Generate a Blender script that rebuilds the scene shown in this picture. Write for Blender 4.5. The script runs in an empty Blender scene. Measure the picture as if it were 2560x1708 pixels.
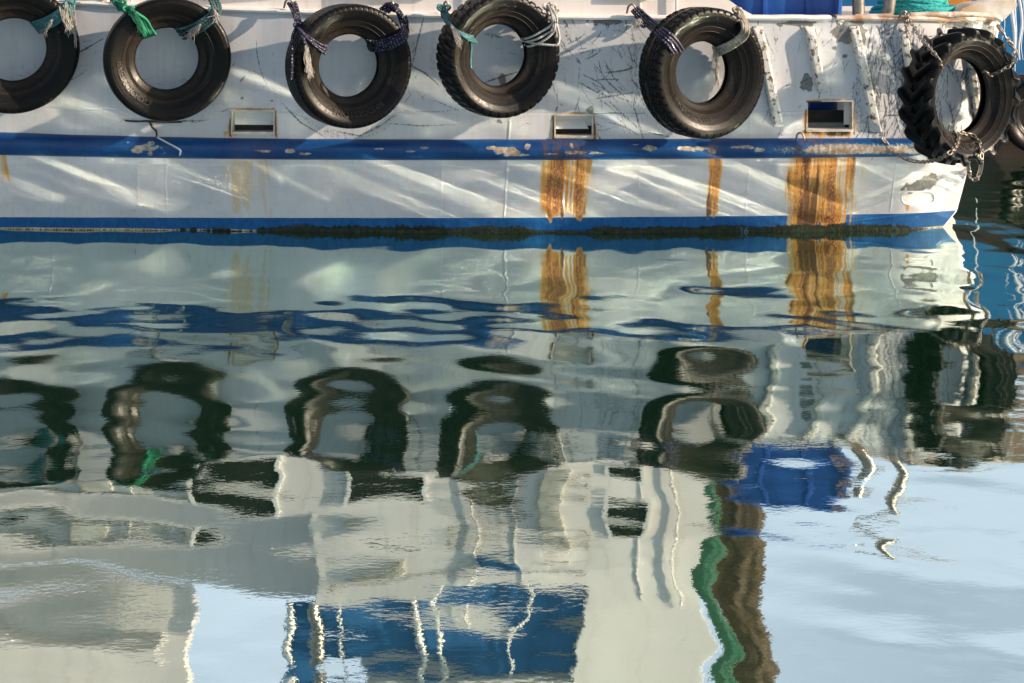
import bpy, bmesh, math, random
import numpy as np
from mathutils import Vector, Matrix, Euler
random.seed(7); rng = np.random.default_rng(11)
R = math.radians
SC = bpy.context.scene
COL = SC.collection

# ------------------------------------------------------------------ camera
CAM_D, CAM_H, FPX = 14.0, 2.4, 4200.0           # metres from hull, metres above water, focal length in photo pixels
HORIZON = -145.0
cam_d = bpy.data.cameras.new("camera"); cam = bpy.data.objects.new("camera", cam_d); COL.objects.link(cam)
cam.location = (0, -CAM_D, CAM_H); cam.rotation_euler = (R(90), 0, 0)
cam_d.sensor_width = 36; cam_d.lens = FPX / 2560 * 36; cam_d.shift_y = -(854 - HORIZON) / 2560
cam_d.clip_start = .1; cam_d.clip_end = 5000
SC.camera = cam

# ------------------------------------------------------------------ sky, sun, exposure
SUN_EL, SUN_AZ = 21.0, 15.0                      # azimuth: degrees from +X towards the viewer
world = bpy.data.worlds.new("World"); SC.world = world; world.use_nodes = True
wt = world.node_tree; wt.nodes.clear()
wo = wt.nodes.new('ShaderNodeOutputWorld'); bg = wt.nodes.new('ShaderNodeBackground')
sky = wt.nodes.new('ShaderNodeTexSky'); sky.sky_type = 'NISHITA'; sky.sun_disc = False
sky.sun_elevation = R(SUN_EL); sky.sun_rotation = R(90 + SUN_AZ); sky.air_density = 1.0; sky.dust_density = 1.2; sky.ozone_density = 1.0
geo = wt.nodes.new('ShaderNodeTexCoord')
cm = wt.nodes.new('ShaderNodeMapping'); cm.inputs['Scale'].default_value = (1.2, 1.2, 5.0)
cn = wt.nodes.new('ShaderNodeTexNoise'); cn.inputs['Scale'].default_value = 1.6; cn.inputs['Detail'].default_value = 5
cr = wt.nodes.new('ShaderNodeMapRange'); cr.inputs['From Min'].default_value = .30; cr.inputs['From Max'].default_value = .70
cr.inputs['To Min'].default_value = .25; cr.inputs['To Max'].default_value = .85
cmx = wt.nodes.new('ShaderNodeMix'); cmx.data_type = 'RGBA'
cmx.inputs['B'].default_value = (10.5, 11.2, 13.0, 1)
wt.links.new(geo.outputs['Generated'], cm.inputs['Vector']); wt.links.new(cm.outputs[0], cn.inputs['Vector'])
sxyz = wt.nodes.new('ShaderNodeSeparateXYZ'); wt.links.new(geo.outputs['Generated'], sxyz.inputs[0])
ybk = wt.nodes.new('ShaderNodeMapRange'); ybk.inputs['From Min'].default_value = -.1; ybk.inputs['From Max'].default_value = .6; ybk.inputs['To Min'].default_value = .25
wt.links.new(sxyz.outputs['Y'], ybk.inputs['Value'])
cml = wt.nodes.new('ShaderNodeMath'); cml.operation = 'MULTIPLY'
wt.links.new(cn.outputs['Fac'], cr.inputs['Value']); wt.links.new(cr.outputs[0], cml.inputs[0]); wt.links.new(ybk.outputs[0], cml.inputs[1]); wt.links.new(cml.outputs[0], cmx.inputs['Factor'])
wt.links.new(sky.outputs[0], cmx.inputs['A']); wt.links.new(cmx.outputs['Result'], bg.inputs['Color'])
bg.inputs['Strength'].default_value = .082
wt.links.new(bg.outputs[0], wo.inputs['Surface'])

sl = bpy.data.lights.new("sun", 'SUN'); sun = bpy.data.objects.new("sun", sl); COL.objects.link(sun)
sl.energy = 5.0; sl.angle = R(.5); sl.color = (1.0, .80, .60)
sd = Vector((math.cos(R(SUN_EL)) * math.cos(R(SUN_AZ)), -math.cos(R(SUN_EL)) * math.sin(R(SUN_AZ)), math.sin(R(SUN_EL))))
sun.rotation_euler = sd.to_track_quat('Z', 'Y').to_euler(); sun.location = sd * 60
vs = SC.view_settings; vs.view_transform = 'Standard'; vs.look = 'None'; vs.gamma = 1; vs.exposure = .70; vs.use_curve_mapping = False
SC.cycles.use_denoising = True; SC.cycles.max_bounces = 8; SC.cycles.sample_clamp_indirect = 0; SC.cycles.blur_glossy = 0
SC.cycles.caustics_reflective = True; SC.cycles.use_guiding = True; SC.cycles.guiding_training_samples = 0;  SC.cycles.caustics_refractive = False

# ------------------------------------------------------------------ helpers: pixel geometry used while authoring the layout
def W(px, py, Y):
    k = (CAM_D + Y) / FPX
    return Vector(((px - 1280) * k, Y, CAM_H - (py - HORIZON) * k))

def tag(o, label=None, cat=None, group=None, kind=None):
    if label: o['label'] = label
    if cat: o['category'] = cat
    if group: o['group'] = group
    if kind: o['kind'] = kind
    return o

def link(o, parent=None):
    COL.objects.link(o)
    if parent is not None: o.parent = parent
    return o

def empty(name, loc=(0, 0, 0), rot=(0, 0, 0)):
    o = bpy.data.objects.new(name, None); COL.objects.link(o); o.location = loc; o.rotation_euler = rot
    o.empty_display_size = .1
    return o

def np_mesh(name, V, F4, mat=None, parent=None, smooth=True, attrs=None, uv=None):
    V = np.asarray(V, np.float32).reshape(-1, 3); F4 = np.asarray(F4, np.int32).reshape(-1, 4)
    me = bpy.data.meshes.new(name)
    me.vertices.add(len(V)); me.vertices.foreach_set('co', V.ravel())
    me.loops.add(F4.size); me.loops.foreach_set('vertex_index', F4.ravel())
    me.polygons.add(len(F4)); me.polygons.foreach_set('loop_start', np.arange(0, F4.size, 4, dtype=np.int32))
    try: me.polygons.foreach_set('loop_total', np.full(len(F4), 4, np.int32))
    except Exception: pass
    me.polygons.foreach_set('use_smooth', np.full(len(F4), bool(smooth)))
    for k, a in (attrs or {}).items():
        at = me.attributes.new(k, 'FLOAT', 'POINT'); at.data.foreach_set('value', np.asarray(a, np.float32).ravel())
    if uv is not None:
        ul = me.uv_layers.new(name='UVMap'); ul.data.foreach_set('uv', np.asarray(uv, np.float32).reshape(-1, 2)[F4.ravel()].ravel())
    me.update(); me.validate()
    if mat: me.materials.append(mat)
    return link(bpy.data.objects.new(name, me), parent)

def grid_faces(nr, nc, close_c=False, close_r=False, off=0, drop=None):
    rr = nr if close_r else nr - 1; cc = nc if close_c else nc - 1
    r, c = np.meshgrid(np.arange(rr), np.arange(cc), indexing='ij')
    r1 = (r + 1) % nr; c1 = (c + 1) % nc
    f = np.stack([r * nc + c, r * nc + c1, r1 * nc + c1, r1 * nc + c], -1) + off
    if drop is not None: f = f[~drop]
    return f.reshape(-1, 4)

def bm_obj(name, bm, mat=None, parent=None, smooth=False):
    me = bpy.data.meshes.new(name); bmesh.ops.recalc_face_normals(bm, faces=bm.faces[:]); bm.to_mesh(me); bm.free()
    if smooth:
        for p in me.polygons: p.use_smooth = True
    if mat: me.materials.append(mat)
    return link(bpy.data.objects.new(name, me), parent)

def add_box(bm, lo, hi, bevel=0.0):
    lo = Vector(lo); hi = Vector(hi)
    ret = bmesh.ops.create_cube(bm, size=1)
    for v in ret['verts']:
        v.co = Vector([(lo[i] + hi[i]) / 2 + v.co[i] * (hi[i] - lo[i]) for i in range(3)])
    if bevel:
        es = list({e for v in ret['verts'] for e in v.link_edges})
        bmesh.ops.bevel(bm, geom=es, offset=bevel, segments=2, affect='EDGES', profile=.6)

def box_obj(name, lo, hi, mat, parent=None, bevel=.004):
    bm = bmesh.new(); add_box(bm, lo, hi, bevel); return bm_obj(name, bm, mat, parent)

def prism(bm, pts, y0, y1):
    """outline pts (x,z) extruded along Y"""
    a = [bm.verts.new((x, y0, z)) for x, z in pts]; b = [bm.verts.new((x, y1, z)) for x, z in pts]
    n = len(pts); bm.faces.new(a); bm.faces.new(b[::-1])
    for i in range(n): bm.faces.new((a[i], b[i], b[(i + 1) % n], a[(i + 1) % n]))

# ---- value noise in numpy
def vnoise(x, y, seed=0):
    x = np.asarray(x, float); y = np.asarray(y, float)
    xi = np.floor(x).astype(np.int64); yi = np.floor(y).astype(np.int64); xf = x - xi; yf = y - yi
    def h(a, b):
        n = (a * 374761393 + b * 668265263 + seed * 974634777) & 0xFFFFFFFF
        n = ((n ^ (n >> 13)) * 1274126177) & 0xFFFFFFFF
        return ((n ^ (n >> 16)) & 0xFFFF) / 65535.0
    u = xf * xf * (3 - 2 * xf); v = yf * yf * (3 - 2 * yf)
    return (h(xi, yi) * (1 - u) + h(xi + 1, yi) * u) * (1 - v) + (h(xi, yi + 1) * (1 - u) + h(xi + 1, yi + 1) * u) * v

def fbm(x, y, seed=0, oct=4):
    s = 0; a = .5; t = 0
    for i in range(oct):
        s = s + a * vnoise(x * 2 ** i, y * 2 ** i, seed + i * 17); t += a; a *= .5
    return s / t

def sstep(a, b, x):
    t = np.clip((x - a) / (b - a), 0, 1); return t * t * (3 - 2 * t)

# ---- curves to tubes
def catmull(P, step):
    P = [np.array(p, float) for p in P]
    if len(P) == 2: P = [P[0], (P[0] + P[1]) / 2, P[1]]
    Q = [2 * P[0] - P[1]] + P + [2 * P[-1] - P[-2]]
    out = []
    for i in range(1, len(Q) - 2):
        n = max(2, int(np.linalg.norm(Q[i + 1] - Q[i]) / step))
        for j in range(n):
            t = j / n
            out.append(.5 * (2 * Q[i] + (Q[i + 1] - Q[i - 1]) * t + (2 * Q[i - 1] - 5 * Q[i] + 4 * Q[i + 1] - Q[i + 2]) * t * t + (3 * Q[i] - Q[i - 1] - 3 * Q[i + 1] + Q[i + 2]) * t ** 3))
    out.append(P[-1]); return np.array(out)

class TubeSet:
    def __init__(s): s.V = []; s.F = []; s.UV = []; s.n = 0
    def tube(s, P, r, seg=8, step=None, lay=0.0, pitch=None, taper=None, raw=False):
        C = np.array(P, float) if raw else catmull(P, step or max(.004, r * .5))
        n = len(C); T = np.gradient(C, axis=0); T /= np.linalg.norm(T, axis=1)[:, None] + 1e-9
        up = np.array([0.0, 1, 0]) if abs(T[0][1]) < .9 else np.array([1.0, 0, 0])
        N = np.zeros((n, 3)); N[0] = np.cross(T[0], up); N[0] /= np.linalg.norm(N[0])
        for i in range(1, n):
            v = N[i - 1] - T[i] * np.dot(N[i - 1], T[i]); N[i] = v / (np.linalg.norm(v) + 1e-9)
        B = np.cross(T, N)
        L = np.concatenate([[0], np.cumsum(np.linalg.norm(np.diff(C, axis=0), axis=1))])
        th = np.linspace(0, 2 * math.pi, seg, endpoint=False)
        rr = np.full((n, seg), r)
        if lay: rr = rr * (1 + lay * np.abs(np.cos(1.5 * (th[None, :] - 2 * math.pi * L[:, None] / (pitch or r * 6)))) - lay * .6)
        if taper is not None: rr = rr * np.interp(L / max(L[-1], 1e-6), np.linspace(0, 1, len(taper)), taper)[:, None]
        V = C[:, None, :] + rr[..., None] * (np.cos(th)[None, :, None] * N[:, None, :] + np.sin(th)[None, :, None] * B[:, None, :])
        s.V.append(V.reshape(-1, 3)); s.F.append(grid_faces(n, seg, close_c=True, off=s.n)); s.n += n * seg
        uv = np.stack([np.repeat(L / r, seg), np.tile(th, n)], -1); s.UV.append(uv)
        # end caps as fans collapsed into quads
        for ring, c in ((V[0], C[0]), (V[-1], C[-1])):
            base = s.n; s.V.append(np.vstack([ring, c[None]])); s.n += seg + 1
            s.UV.append(np.zeros((seg + 1, 2)))
            s.F.append(np.array([[base + i, base + (i + 1) % seg, base + (i + 2) % seg, base + seg] for i in range(0, seg, 2)]))
    def build(s, name, mat, parent=None):
        return np_mesh(name, np.vstack(s.V), np.vstack(s.F), mat, parent, True, uv=np.vstack(s.UV))

def tube_obj(name, P, r, mat, parent=None, **k):
    t = TubeSet(); t.tube(P, r, **k); return t.build(name, mat, parent)

# ------------------------------------------------------------------ node material helpers
class NT:
    def __init__(s, name):
        s.m = bpy.data.materials.new(name); s.m.use_nodes = True; s.t = s.m.node_tree; s.t.nodes.clear()
        s.out = s.n('ShaderNodeOutputMaterial')
    def n(s, t, **kw):
        x = s.t.nodes.new(t)
        for k, v in kw.items(): setattr(x, k, v)
        return x
    def l(s, a, b): s.t.links.new(a, b)
    def put(s, sock, v):
        if hasattr(v, 'links') or isinstance(v, bpy.types.NodeSocket): s.l(v, sock)
        else: sock.default_value = v if not (isinstance(v, tuple) and len(v) == 3) else (*v, 1) if sock.type == 'RGBA' else v
    def attr(s, name): return s.n('ShaderNodeAttribute', attribute_name=name).outputs['Fac']
    def coord(s, which='Object'): return s.n('ShaderNodeTexCoord').outputs[which]
    def mapping(s, v, scale=(1, 1, 1), rot=(0, 0, 0)):
        m = s.n('ShaderNodeMapping'); s.l(v, m.inputs['Vector']); m.inputs['Scale'].default_value = scale; m.inputs['Rotation'].default_value = rot
        return m.outputs[0]
    def noise(s, v, scale, detail=4, rough=.55):
        x = s.n('ShaderNodeTexNoise'); s.l(v, x.inputs['Vector']); x.inputs['Scale'].default_value = scale
        x.inputs['Detail'].default_value = detail; x.inputs['Roughness'].default_value = rough; return x.outputs['Fac']
    def math(s, op, a, b=0.0, c=None):
        x = s.n('ShaderNodeMath', operation=op); s.put(x.inputs[0], a); s.put(x.inputs[1], b)
        if c is not None: s.put(x.inputs[2], c)
        return x.outputs[0]
    def rng(s, v, a, b, c=0.0, d=1.0, smooth=True):
        x = s.n('ShaderNodeMapRange'); x.interpolation_type = 'SMOOTHSTEP' if smooth else 'LINEAR'
        s.put(x.inputs['Value'], v); x.inputs['From Min'].default_value = a; x.inputs['From Max'].default_value = b
        x.inputs['To Min'].default_value = c; x.inputs['To Max'].default_value = d; return x.outputs[0]
    def mix(s, f, a, b):
        x = s.n('ShaderNodeMix', data_type='RGBA'); s.put(x.inputs['Factor'], f); s.put(x.inputs['A'], a); s.put(x.inputs['B'], b)
        return x.outputs['Result']
    def bump(s, h, strength=.3, dist=.01):
        x = s.n('ShaderNodeBump'); s.put(x.inputs['Height'], h); x.inputs['Strength'].default_value = strength; x.inputs['Distance'].default_value = dist
        return x.outputs[0]
    def bsdf(s, col, rough=.5, metal=0.0, normal=None, spec=.5, coat=0):
        b = s.n('ShaderNodeBsdfPrincipled'); s.put(b.inputs['Base Color'], col); s.put(b.inputs['Roughness'], rough); s.put(b.inputs['Metallic'], metal)
        b.inputs['Specular IOR Level'].default_value = spec; b.inputs['Coat Weight'].default_value = coat
        if normal is not None: s.l(normal, b.inputs['Normal'])
        s.l(b.outputs[0], s.out.inputs['Surface']); return s.m

def simple_mat(name, c1, c2, scale=6, rough=.5, metal=0, bump=.15, bscale=60, spec=.5, stretch=(1, 1, 1)):
    t = NT(name); co = t.mapping(t.coord(), stretch)
    f = t.rng(t.noise(co, scale, 6), .3, .7)
    nb = t.noise(co, bscale, 3)
    return t.bsdf(t.mix(f, c1, c2), t.rng(nb, .3, .7, rough - .08, rough + .1), metal, t.bump(nb, bump, .004), spec)

M = {}
# =================================================================== HULL GEOMETRY
_yx = np.array([-4.3, -3.2, -2.2, -1, 0, 1, 2, 3, 3.6]); _yy = np.array([.06, .0, -.06, -.11, -.135, -.13, -.10, -.03, .05])
_yc = np.polyfit(_yx, _yy, 4)
TUCK = .40
def plan(X):
    Xc = np.clip(X, -4.6, 4.2); y = np.polyval(_yc, Xc)
    y = y + .30 * np.clip(X - 3.15, 0, None) ** 2
    return y
def _lean(z): return np.where(z < .58, -TUCK * np.clip(z, -.6, .58), -TUCK * .58 - .035 * (z - .58))
def hullY(X, z): return plan(np.asarray(X, float)) + _lean(np.asarray(z, float))
def hp(px, py, off=0.0):
    Y = -.25
    for _ in range(8):
        p = W(px, py, Y); Y = float(hullY(p.x, p.z)) - off
    return W(px, py, Y)
def line_fit(pts, deg=3):
    q = [hp(*p) for p in pts]; return np.polyfit([v.x for v in q], [v.z for v in q], deg)
def ev(c, X): return np.polyval(c, np.clip(X, -4.5, 4.0))
c_sheer = line_fit([(0, -4), (250, 6), (430, 14), (650, 25), (1000, 33), (1400, 39), (1900, 43), (2300, 44), (2500, 46)], 4)
c_st = line_fit([(0, 330), (350, 340), (600, 345), (900, 348), (1400, 348), (1900, 345), (2300, 345)])
c_sb = line_fit([(0, 388), (500, 397), (1300, 401), (1900, 396), (2300, 391)])
c_bt = line_fit([(0, 543), (1000, 545), (1500, 543), (1900, 540), (2380, 527)])
def sheer(X): return ev(c_sheer, X)
_e = [hp(2500, 45), hp(2468, 200), hp(2420, 410), hp(2388, 530), hp(2355, 570)]
_ez = np.array([v.z for v in _e][::-1]); _ex = np.array([v.x for v in _e][::-1])
def bow_x(z): return np.where(z < _ez[0], _ex[0] + (z - _ez[0]) * .9, np.interp(z, _ez, _ex))
UB = 3.0
xs = np.concatenate([np.linspace(-8, -4.5, 40, endpoint=False), np.arange(-4.5, UB, .0068), np.linspace(UB, UB + 1, 190)])
NC = len(xs); isb = xs > UB
st, sb_, sh = ev(c_st, xs), ev(c_sb, xs), sheer(xs)
rows = []
for t in np.linspace(-.5, 0, 8, endpoint=False): rows.append(np.full(NC, t))
for t in np.linspace(0, 1, 92, endpoint=False): rows.append(sb_ * t)
for t in np.linspace(0, 1, 10, endpoint=False): rows.append(sb_ + (st - sb_) * t)
for t in np.linspace(0, 1, 165): rows.append(st + (sh - st) * t)
ZZ = np.array(rows); NR = len(rows)
XX = np.tile(xs, (NR, 1))
XX[:, isb] = UB + (xs[isb] - UB)[None, :] * (bow_x(ZZ[:, isb]) - UB)

# ---- masks painted on the plating (paint loss, scuffs, rust runs, weed): values only, the material breaks them up
scuff = np.zeros_like(XX); chip = np.zeros_like(XX); rust = np.zeros_like(XX); rustd = np.zeros_like(XX)
def stroke(A, P, w, val=1.0):
    P = np.array([[p[0], p[1]] for p in P]); lo = P.min(0) - w * 2; hi = P.max(0) + w * 2
    m = (XX > lo[0]) & (XX < hi[0]) & (ZZ > lo[1]) & (ZZ < hi[1])
    if not m.any(): return
    x = XX[m]; z = ZZ[m]; d = np.full(x.shape, 9.0); n = len(P) - 1
    for i in range(n):
        a = P[i]; b = P[i + 1]; ab = b - a; t = np.clip(((x - a[0]) * ab[0] + (z - a[1]) * ab[1]) / (ab @ ab + 1e-9), 0, 1)
        ww = w * (1 - .7 * abs((i + t) / n - .45) * 2 * .8)
        d = np.minimum(d, np.hypot(x - a[0] - ab[0] * t, z - a[1] - ab[1] * t) / np.maximum(ww, w * .2))
    A[m] = np.maximum(A[m], val * np.clip(1.6 - d, 0, 1))
def pxs(A, pts, wpx, val=1.0):
    stroke(A, [(v.x, v.z) for v in (hp(*p) for p in pts)], wpx * .0033 * (.62 if A is scuff else 1), val * (.92 if A is scuff else 1))
def blob(A, px, py, rx, ry, val=1.0, seed=1, rot=0):
    c = hp(px, py); rx *= .0033; ry *= .0033
    x = XX - c.x; z = ZZ - c.z; ca, sa = math.cos(rot), math.sin(rot); u = (x * ca + z * sa) / rx; v = (-x * sa + z * ca) / ry
    m = (np.abs(u) < 2) & (np.abs(v) < 2); d = np.hypot(u[m], v[m]) + (fbm(XX[m] * 28, ZZ[m] * 28, seed) - .5) * 1.3
    A[m] = np.maximum(A[m], val * np.clip((1.25 - d) * 2, 0, 1))
def rnd_strokes(n, x0, x1, y0, y1, ln, ang, spread, w, val=(.5, 1)):
    for _ in range(n):
        px = random.uniform(x0, x1); py = random.uniform(y0, y1); L = random.uniform(*ln); a = R(random.gauss(ang, spread)); k = random.uniform(-.35, .35)
        pts = [(px + L * t * math.cos(a + k * t), py + L * t * math.sin(a + k * t)) for t in (0, .25, .5, .75, 1)]
        pxs(scuff, pts, random.uniform(*w), random.uniform(*val))
# traced and scattered scuffs (photo pixels on the plating)
for pts, w, v in [
    ([(190, 135), (215, 122), (255, 98)], 5, 1), ([(205, 105), (230, 101)], 3, .8), ([(170, 205), (200, 188), (220, 172)], 3, .8),
    ([(640, 95), (642, 130), (648, 165), (660, 200), (672, 220)], 2.5, 1), ([(570, 180), (585, 160), (595, 125)], 2, .8),
    ([(600, 205), (612, 190)], 5, .9), ([(630, 160), (640, 195)], 2, .7),
    ([(705, 258), (750, 305), (815, 345)], 4, 1), ([(720, 275), (770, 300)], 3, .8), ([(845, 330), (900, 340), (955, 312), (990, 285)], 5, .9),
    ([(1060, 40), (1045, 100), (1030, 165)], 4, 1), ([(1030, 165), (1065, 185), (1100, 215)], 5, 1), ([(1028, 120), (1040, 100)], 3, .7),
    ([(985, 275), (1080, 280), (1180, 272)], 3, .8), ([(960, 308), (1050, 315), (1150, 311)], 3, .9), ([(1085, 250), (1150, 278)], 3, .9),
    ([(1010, 258), (1035, 228)], 2.5, .8), ([(275, 315), (310, 300), (350, 295)], 3, .6), ([(455, 300), (490, 306), (525, 298)], 3, .8),
    ([(545, 285), (570, 272), (590, 270)], 4, .8), ([(1215, 205), (1255, 192), (1300, 178)], 5, 1), ([(1228, 118), (1262, 125)], 5, .5),
    ([(1215, 86), (1235, 90), (1255, 95)], 9, .75), ([(1380, 205), (1392, 245)], 3, .9), ([(1370, 310), (1385, 290)], 2, .8),
    ([(1295, 318), (1320, 308), (1335, 318)], 2, .8), ([(1490, 165), (1520, 205), (1560, 240), (1580, 270)], 3, 1), ([(1510, 150), (1535, 195), (1565, 225)], 3, 1),
    ([(1487, 247), (1530, 240), (1590, 230)], 5, .9), ([(1495, 205), (1530, 240), (1545, 260)], 4, .9), ([(1520, 250), (1560, 290), (1610, 330)], 5, .8),
    ([(1475, 285), (1530, 283), (1610, 284)], 3, 1), ([(1580, 75), (1588, 120), (1590, 190)], 9, .7), ([(1440, 145), (1450, 160)], 8, .8),
    ([(1600, 325), (1640, 335), (1680, 345)], 3, .9), ([(1570, 320), (1600, 340)], 2.5, .8),
    ([(330, 300), (390, 308), (470, 303), (520, 300)], 4, .9),
    ([(1945, 335), (1965, 340)], 3, .8), ([(2210, 290), (2260, 287)], 4, 1), ([(1960, 290), (2010, 291)], 2, .8)]:
    pxs(scuff, pts, w, v)
rnd_strokes(60, 1395, 1600, 60, 170, (15, 60), 60, 40, (1.5, 4))
rnd_strokes(60, 1440, 1600, 160, 335, (20, 90), 50, 35, (1.5, 4.5))
rnd_strokes(14, 1290, 1420, 130, 270, (12, 40), 60, 50, (1.5, 4))
rnd_strokes(26, 1385, 1600, 42, 62, (8, 30), 90, 30, (2, 5))
rnd_strokes(10, 1020, 1100, 100, 240, (12, 50), 60, 50, (1.2, 3))
rnd_strokes(16, 560, 700, 90, 260, (6, 30), 80, 50, (1, 3), (.4, .8))
rnd_strokes(10, 200, 280, 60, 240, (6, 30), -40, 30, (1, 3), (.4, .8))
rnd_strokes(24, 20, 120, 150, 200, (8, 40), 10, 20, (1, 2.5), (.4, .8))
rnd_strokes(14, 350, 480, 195, 225, (15, 60), 4, 8, (1, 2.2), (.5, .9))
rnd_strokes(12, 1200, 1310, 70, 215, (10, 40), 30, 50, (1, 3), (.4, .9))
rnd_strokes(10, 1690, 1800, 110, 250, (10, 40), 70, 40, (1, 3), (.4, .8))
rnd_strokes(40, 1890, 2190, 60, 330, (15, 80), 100, 25, (1.5, 4))
rnd_strokes(26, 1890, 2110, 75, 320, (8, 30), 60, 60, (1.5, 5))
rnd_strokes(300, 2170, 2310, 60, 330, (15, 90), 95, 14, (2, 5.5), (.6, 1))
rnd_strokes(120, 2330, 2450, 120, 330, (15, 70), 95, 14, (2, 5), (.6, 1))
rnd_strokes(60, 1890, 2480, 46, 75, (8, 40), 95, 25, (2, 7))
rnd_strokes(26, 2300, 2480, 60, 130, (10, 50), 40, 40, (2, 5))
rnd_strokes(24, 20, 1900, 470, 535, (4, 14), 10, 30, (.8, 2), (.4, .8))
rnd_strokes(40, 300, 520, 505, 532, (5, 26), 5, 15, (.8, 2), (.4, .9))
rnd_strokes(10, 40, 2200, 400, 470, (4, 14), 60, 40, (.8, 2), (.4, .8))
for a in (blob,):
    a(chip, 2016, 205, 16, 22, 1, 3); a(chip, 2303, 462, 46, 18, 1, 5, .25); a(chip, 2325, 446, 16, 12, 1, 8); a(chip, 2110, 82, 28, 26, 1, 9)
    a(chip, 2135, 62, 26, 14, 1, 12); a(chip, 2400, 60, 40, 12, 1, 14); a(chip, 2085, 120, 7, 5, 1, 15); a(chip, 2112, 140, 7, 5, 1, 16)
    a(chip, 1443, 285, 22, 6, .9, 17); a(chip, 1475, 275, 8, 10, .9, 18); a(chip, 2470, 90, 30, 40, .8, 19); a(chip, 1255, 197, 9, 18, 1, 20)
    a(chip, 1247, 305, 8, 6, .8, 21); a(chip, 1520, 52, 40, 12, .8, 22); a(chip, 2440, 250, 14, 70, .9, 24); a(chip, 2150, 95, 16, 40, .9, 25)
    a(chip, 605, 245, 5, 4, 1, 26); a(chip, 680, 252, 3, 3, 1, 27); a(chip, 1990, 60, 50, 8, .7, 28)
def arc(cx, cy, r_, a0, a1, w, val):
    for k in range(3):
        rr = r_ + random.uniform(-6, 6); pxs(scuff, [(cx + rr * math.cos(R(a)), cy + rr * math.sin(R(a))) for a in np.linspace(a0 + random.uniform(-8, 8), a1 + random.uniform(-8, 8), 9)], w * random.uniform(.6, 1.2), val)
for q in ((872, 170, 165, 40, 140, 13, .5), (872, 172, 172, 60, 125, 9, .55), (1246, 145, 162, 30, 150, 9, .42), (418, 152, 160, 30, 80, 9, .42), (1757, 190, 172, 110, 200, 14, .5), (1757, 190, 178, 150, 215, 16, .5),
          (34, 130, 166, -10, 60, 8, .4), (1246, 140, 168, 160, 210, 14, .45), (2300, 240, 160, 110, 230, 22, .6), (418, 150, 164, 150, 220, 8, .35), (1757, 190, 180, -30, 40, 8, .4), (872, 170, 166, -40, 20, 9, .4)): arc(*q)
# rust runs: x range, y range (photo px), strength, darkness
def run(x0, x1, y0, y1, val, dark=0.0, seed=1, soft=8):
    a = hp(x0, y0); b = hp(x1, y1); zt, zb = a.z, b.z
    w = (b.x - a.x); wob = (fbm(XX * 3, ZZ * 4, seed + 5) - .5) * .05
    u = (XX + wob - a.x) / w
    ed = (fbm(XX * 20, ZZ * 2.5, seed + 51, 2) - .5) * .3; m = sstep(-.12, .22, u + ed) * (1 - sstep(.78, 1.12, u + ed)) * sstep(-.02, .05, ZZ - zb - .16 * (fbm(XX * 22, ZZ * 0, seed + 31, 2) - .35) * (zt - zb > .2)) * (1 - sstep(zt - .002, zt + .01, ZZ))
    s = .55 * fbm(XX * 13 + wob * 12, ZZ * 1.6, seed, 2) + .45 * fbm(XX * 75 + wob * 60, ZZ * 1.1, seed + 3, 2)
    np.maximum(rust, m * val * (.14 + 1.2 * sstep(.30, .62, s)), out=rust); np.maximum(rustd, m * dark * sstep(.45, .75, fbm(XX * 15 + wob * 14, ZZ * 1.1, seed + 9, 3)), out=rustd)
run(1352, 1478, 400, 556, 1.0, 1.0, 3); run(1978, 2130, 392, 575, .95, .85, 7); run(2000, 2040, 392, 575, .9, .9, 17)
run(1772, 1796, 396, 560, .8, .8, 13); run(555, 690, 402, 545, .26, 0, 21); run(660, 690, 400, 470, .4, 0, 23); run(0, 30, 388, 470, .45, 0, 28)
run(1330, 1500, 400, 500, .22, 0, 61, 20); run(1955, 2160, 392, 520, .25, 0, 63, 20); run(1758, 1808, 396, 480, .15, 0, 65, 20)
run(1376, 1392, 292, 346, .9, .8, 31); run(1480, 1494, 310, 348, .9, .8, 33); run(1384, 1484, 335, 348, .8, .6, 35)
run(2264, 2278, 510, 530, .7, .2, 41); run(2005, 2130, 328, 345, .9, .9, 43); run(578, 690, 338, 344, .5, .2, 45); run(2122, 2136, 80, 200, .3, .3, 47)
run(560, 600, 330, 346, .5, .8, 49); run(678, 690, 270, 345, .6, .9, 51)
for (x0, x1, y0, y1) in ((580, 686, 276, 332), (1388, 1482, 289, 340), (2018, 2130, 254, 324)):
    for pts in ([(x0, y0), (x1, y0 - 1)], [(x1 + 2, y0), (x1 + 3, y1), (x1 + 6, y1 + 12)], [(x0 - 3, y0 + 22), (x0 - 5, y1 + 8)], [(x0 - 6, y1 + 4), (x0 - 2, y1 + 10)]):
        pxs(rustd, pts, 3.2, .75); pxs(rust, pts, 7, .55)
btz = ZZ - ev(c_bt, XX)
weedh = np.interp(XX, [W(p, 575, -.1).x for p in (0, 430, 480, 620, 680, 760, 1300, 1345, 1470, 1500, 2000, 2200, 2330)], [.0, .003, .026, .004, .042, .048, .052, .012, .010, .050, .058, .048, .006])
weed = (weedh + ((fbm(XX * 40, ZZ * 9, 71) - .5) * .06 + (fbm(XX * 5, ZZ * 0, 73) - .5) * .04) * (weedh > .01) - ZZ) / .012

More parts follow.
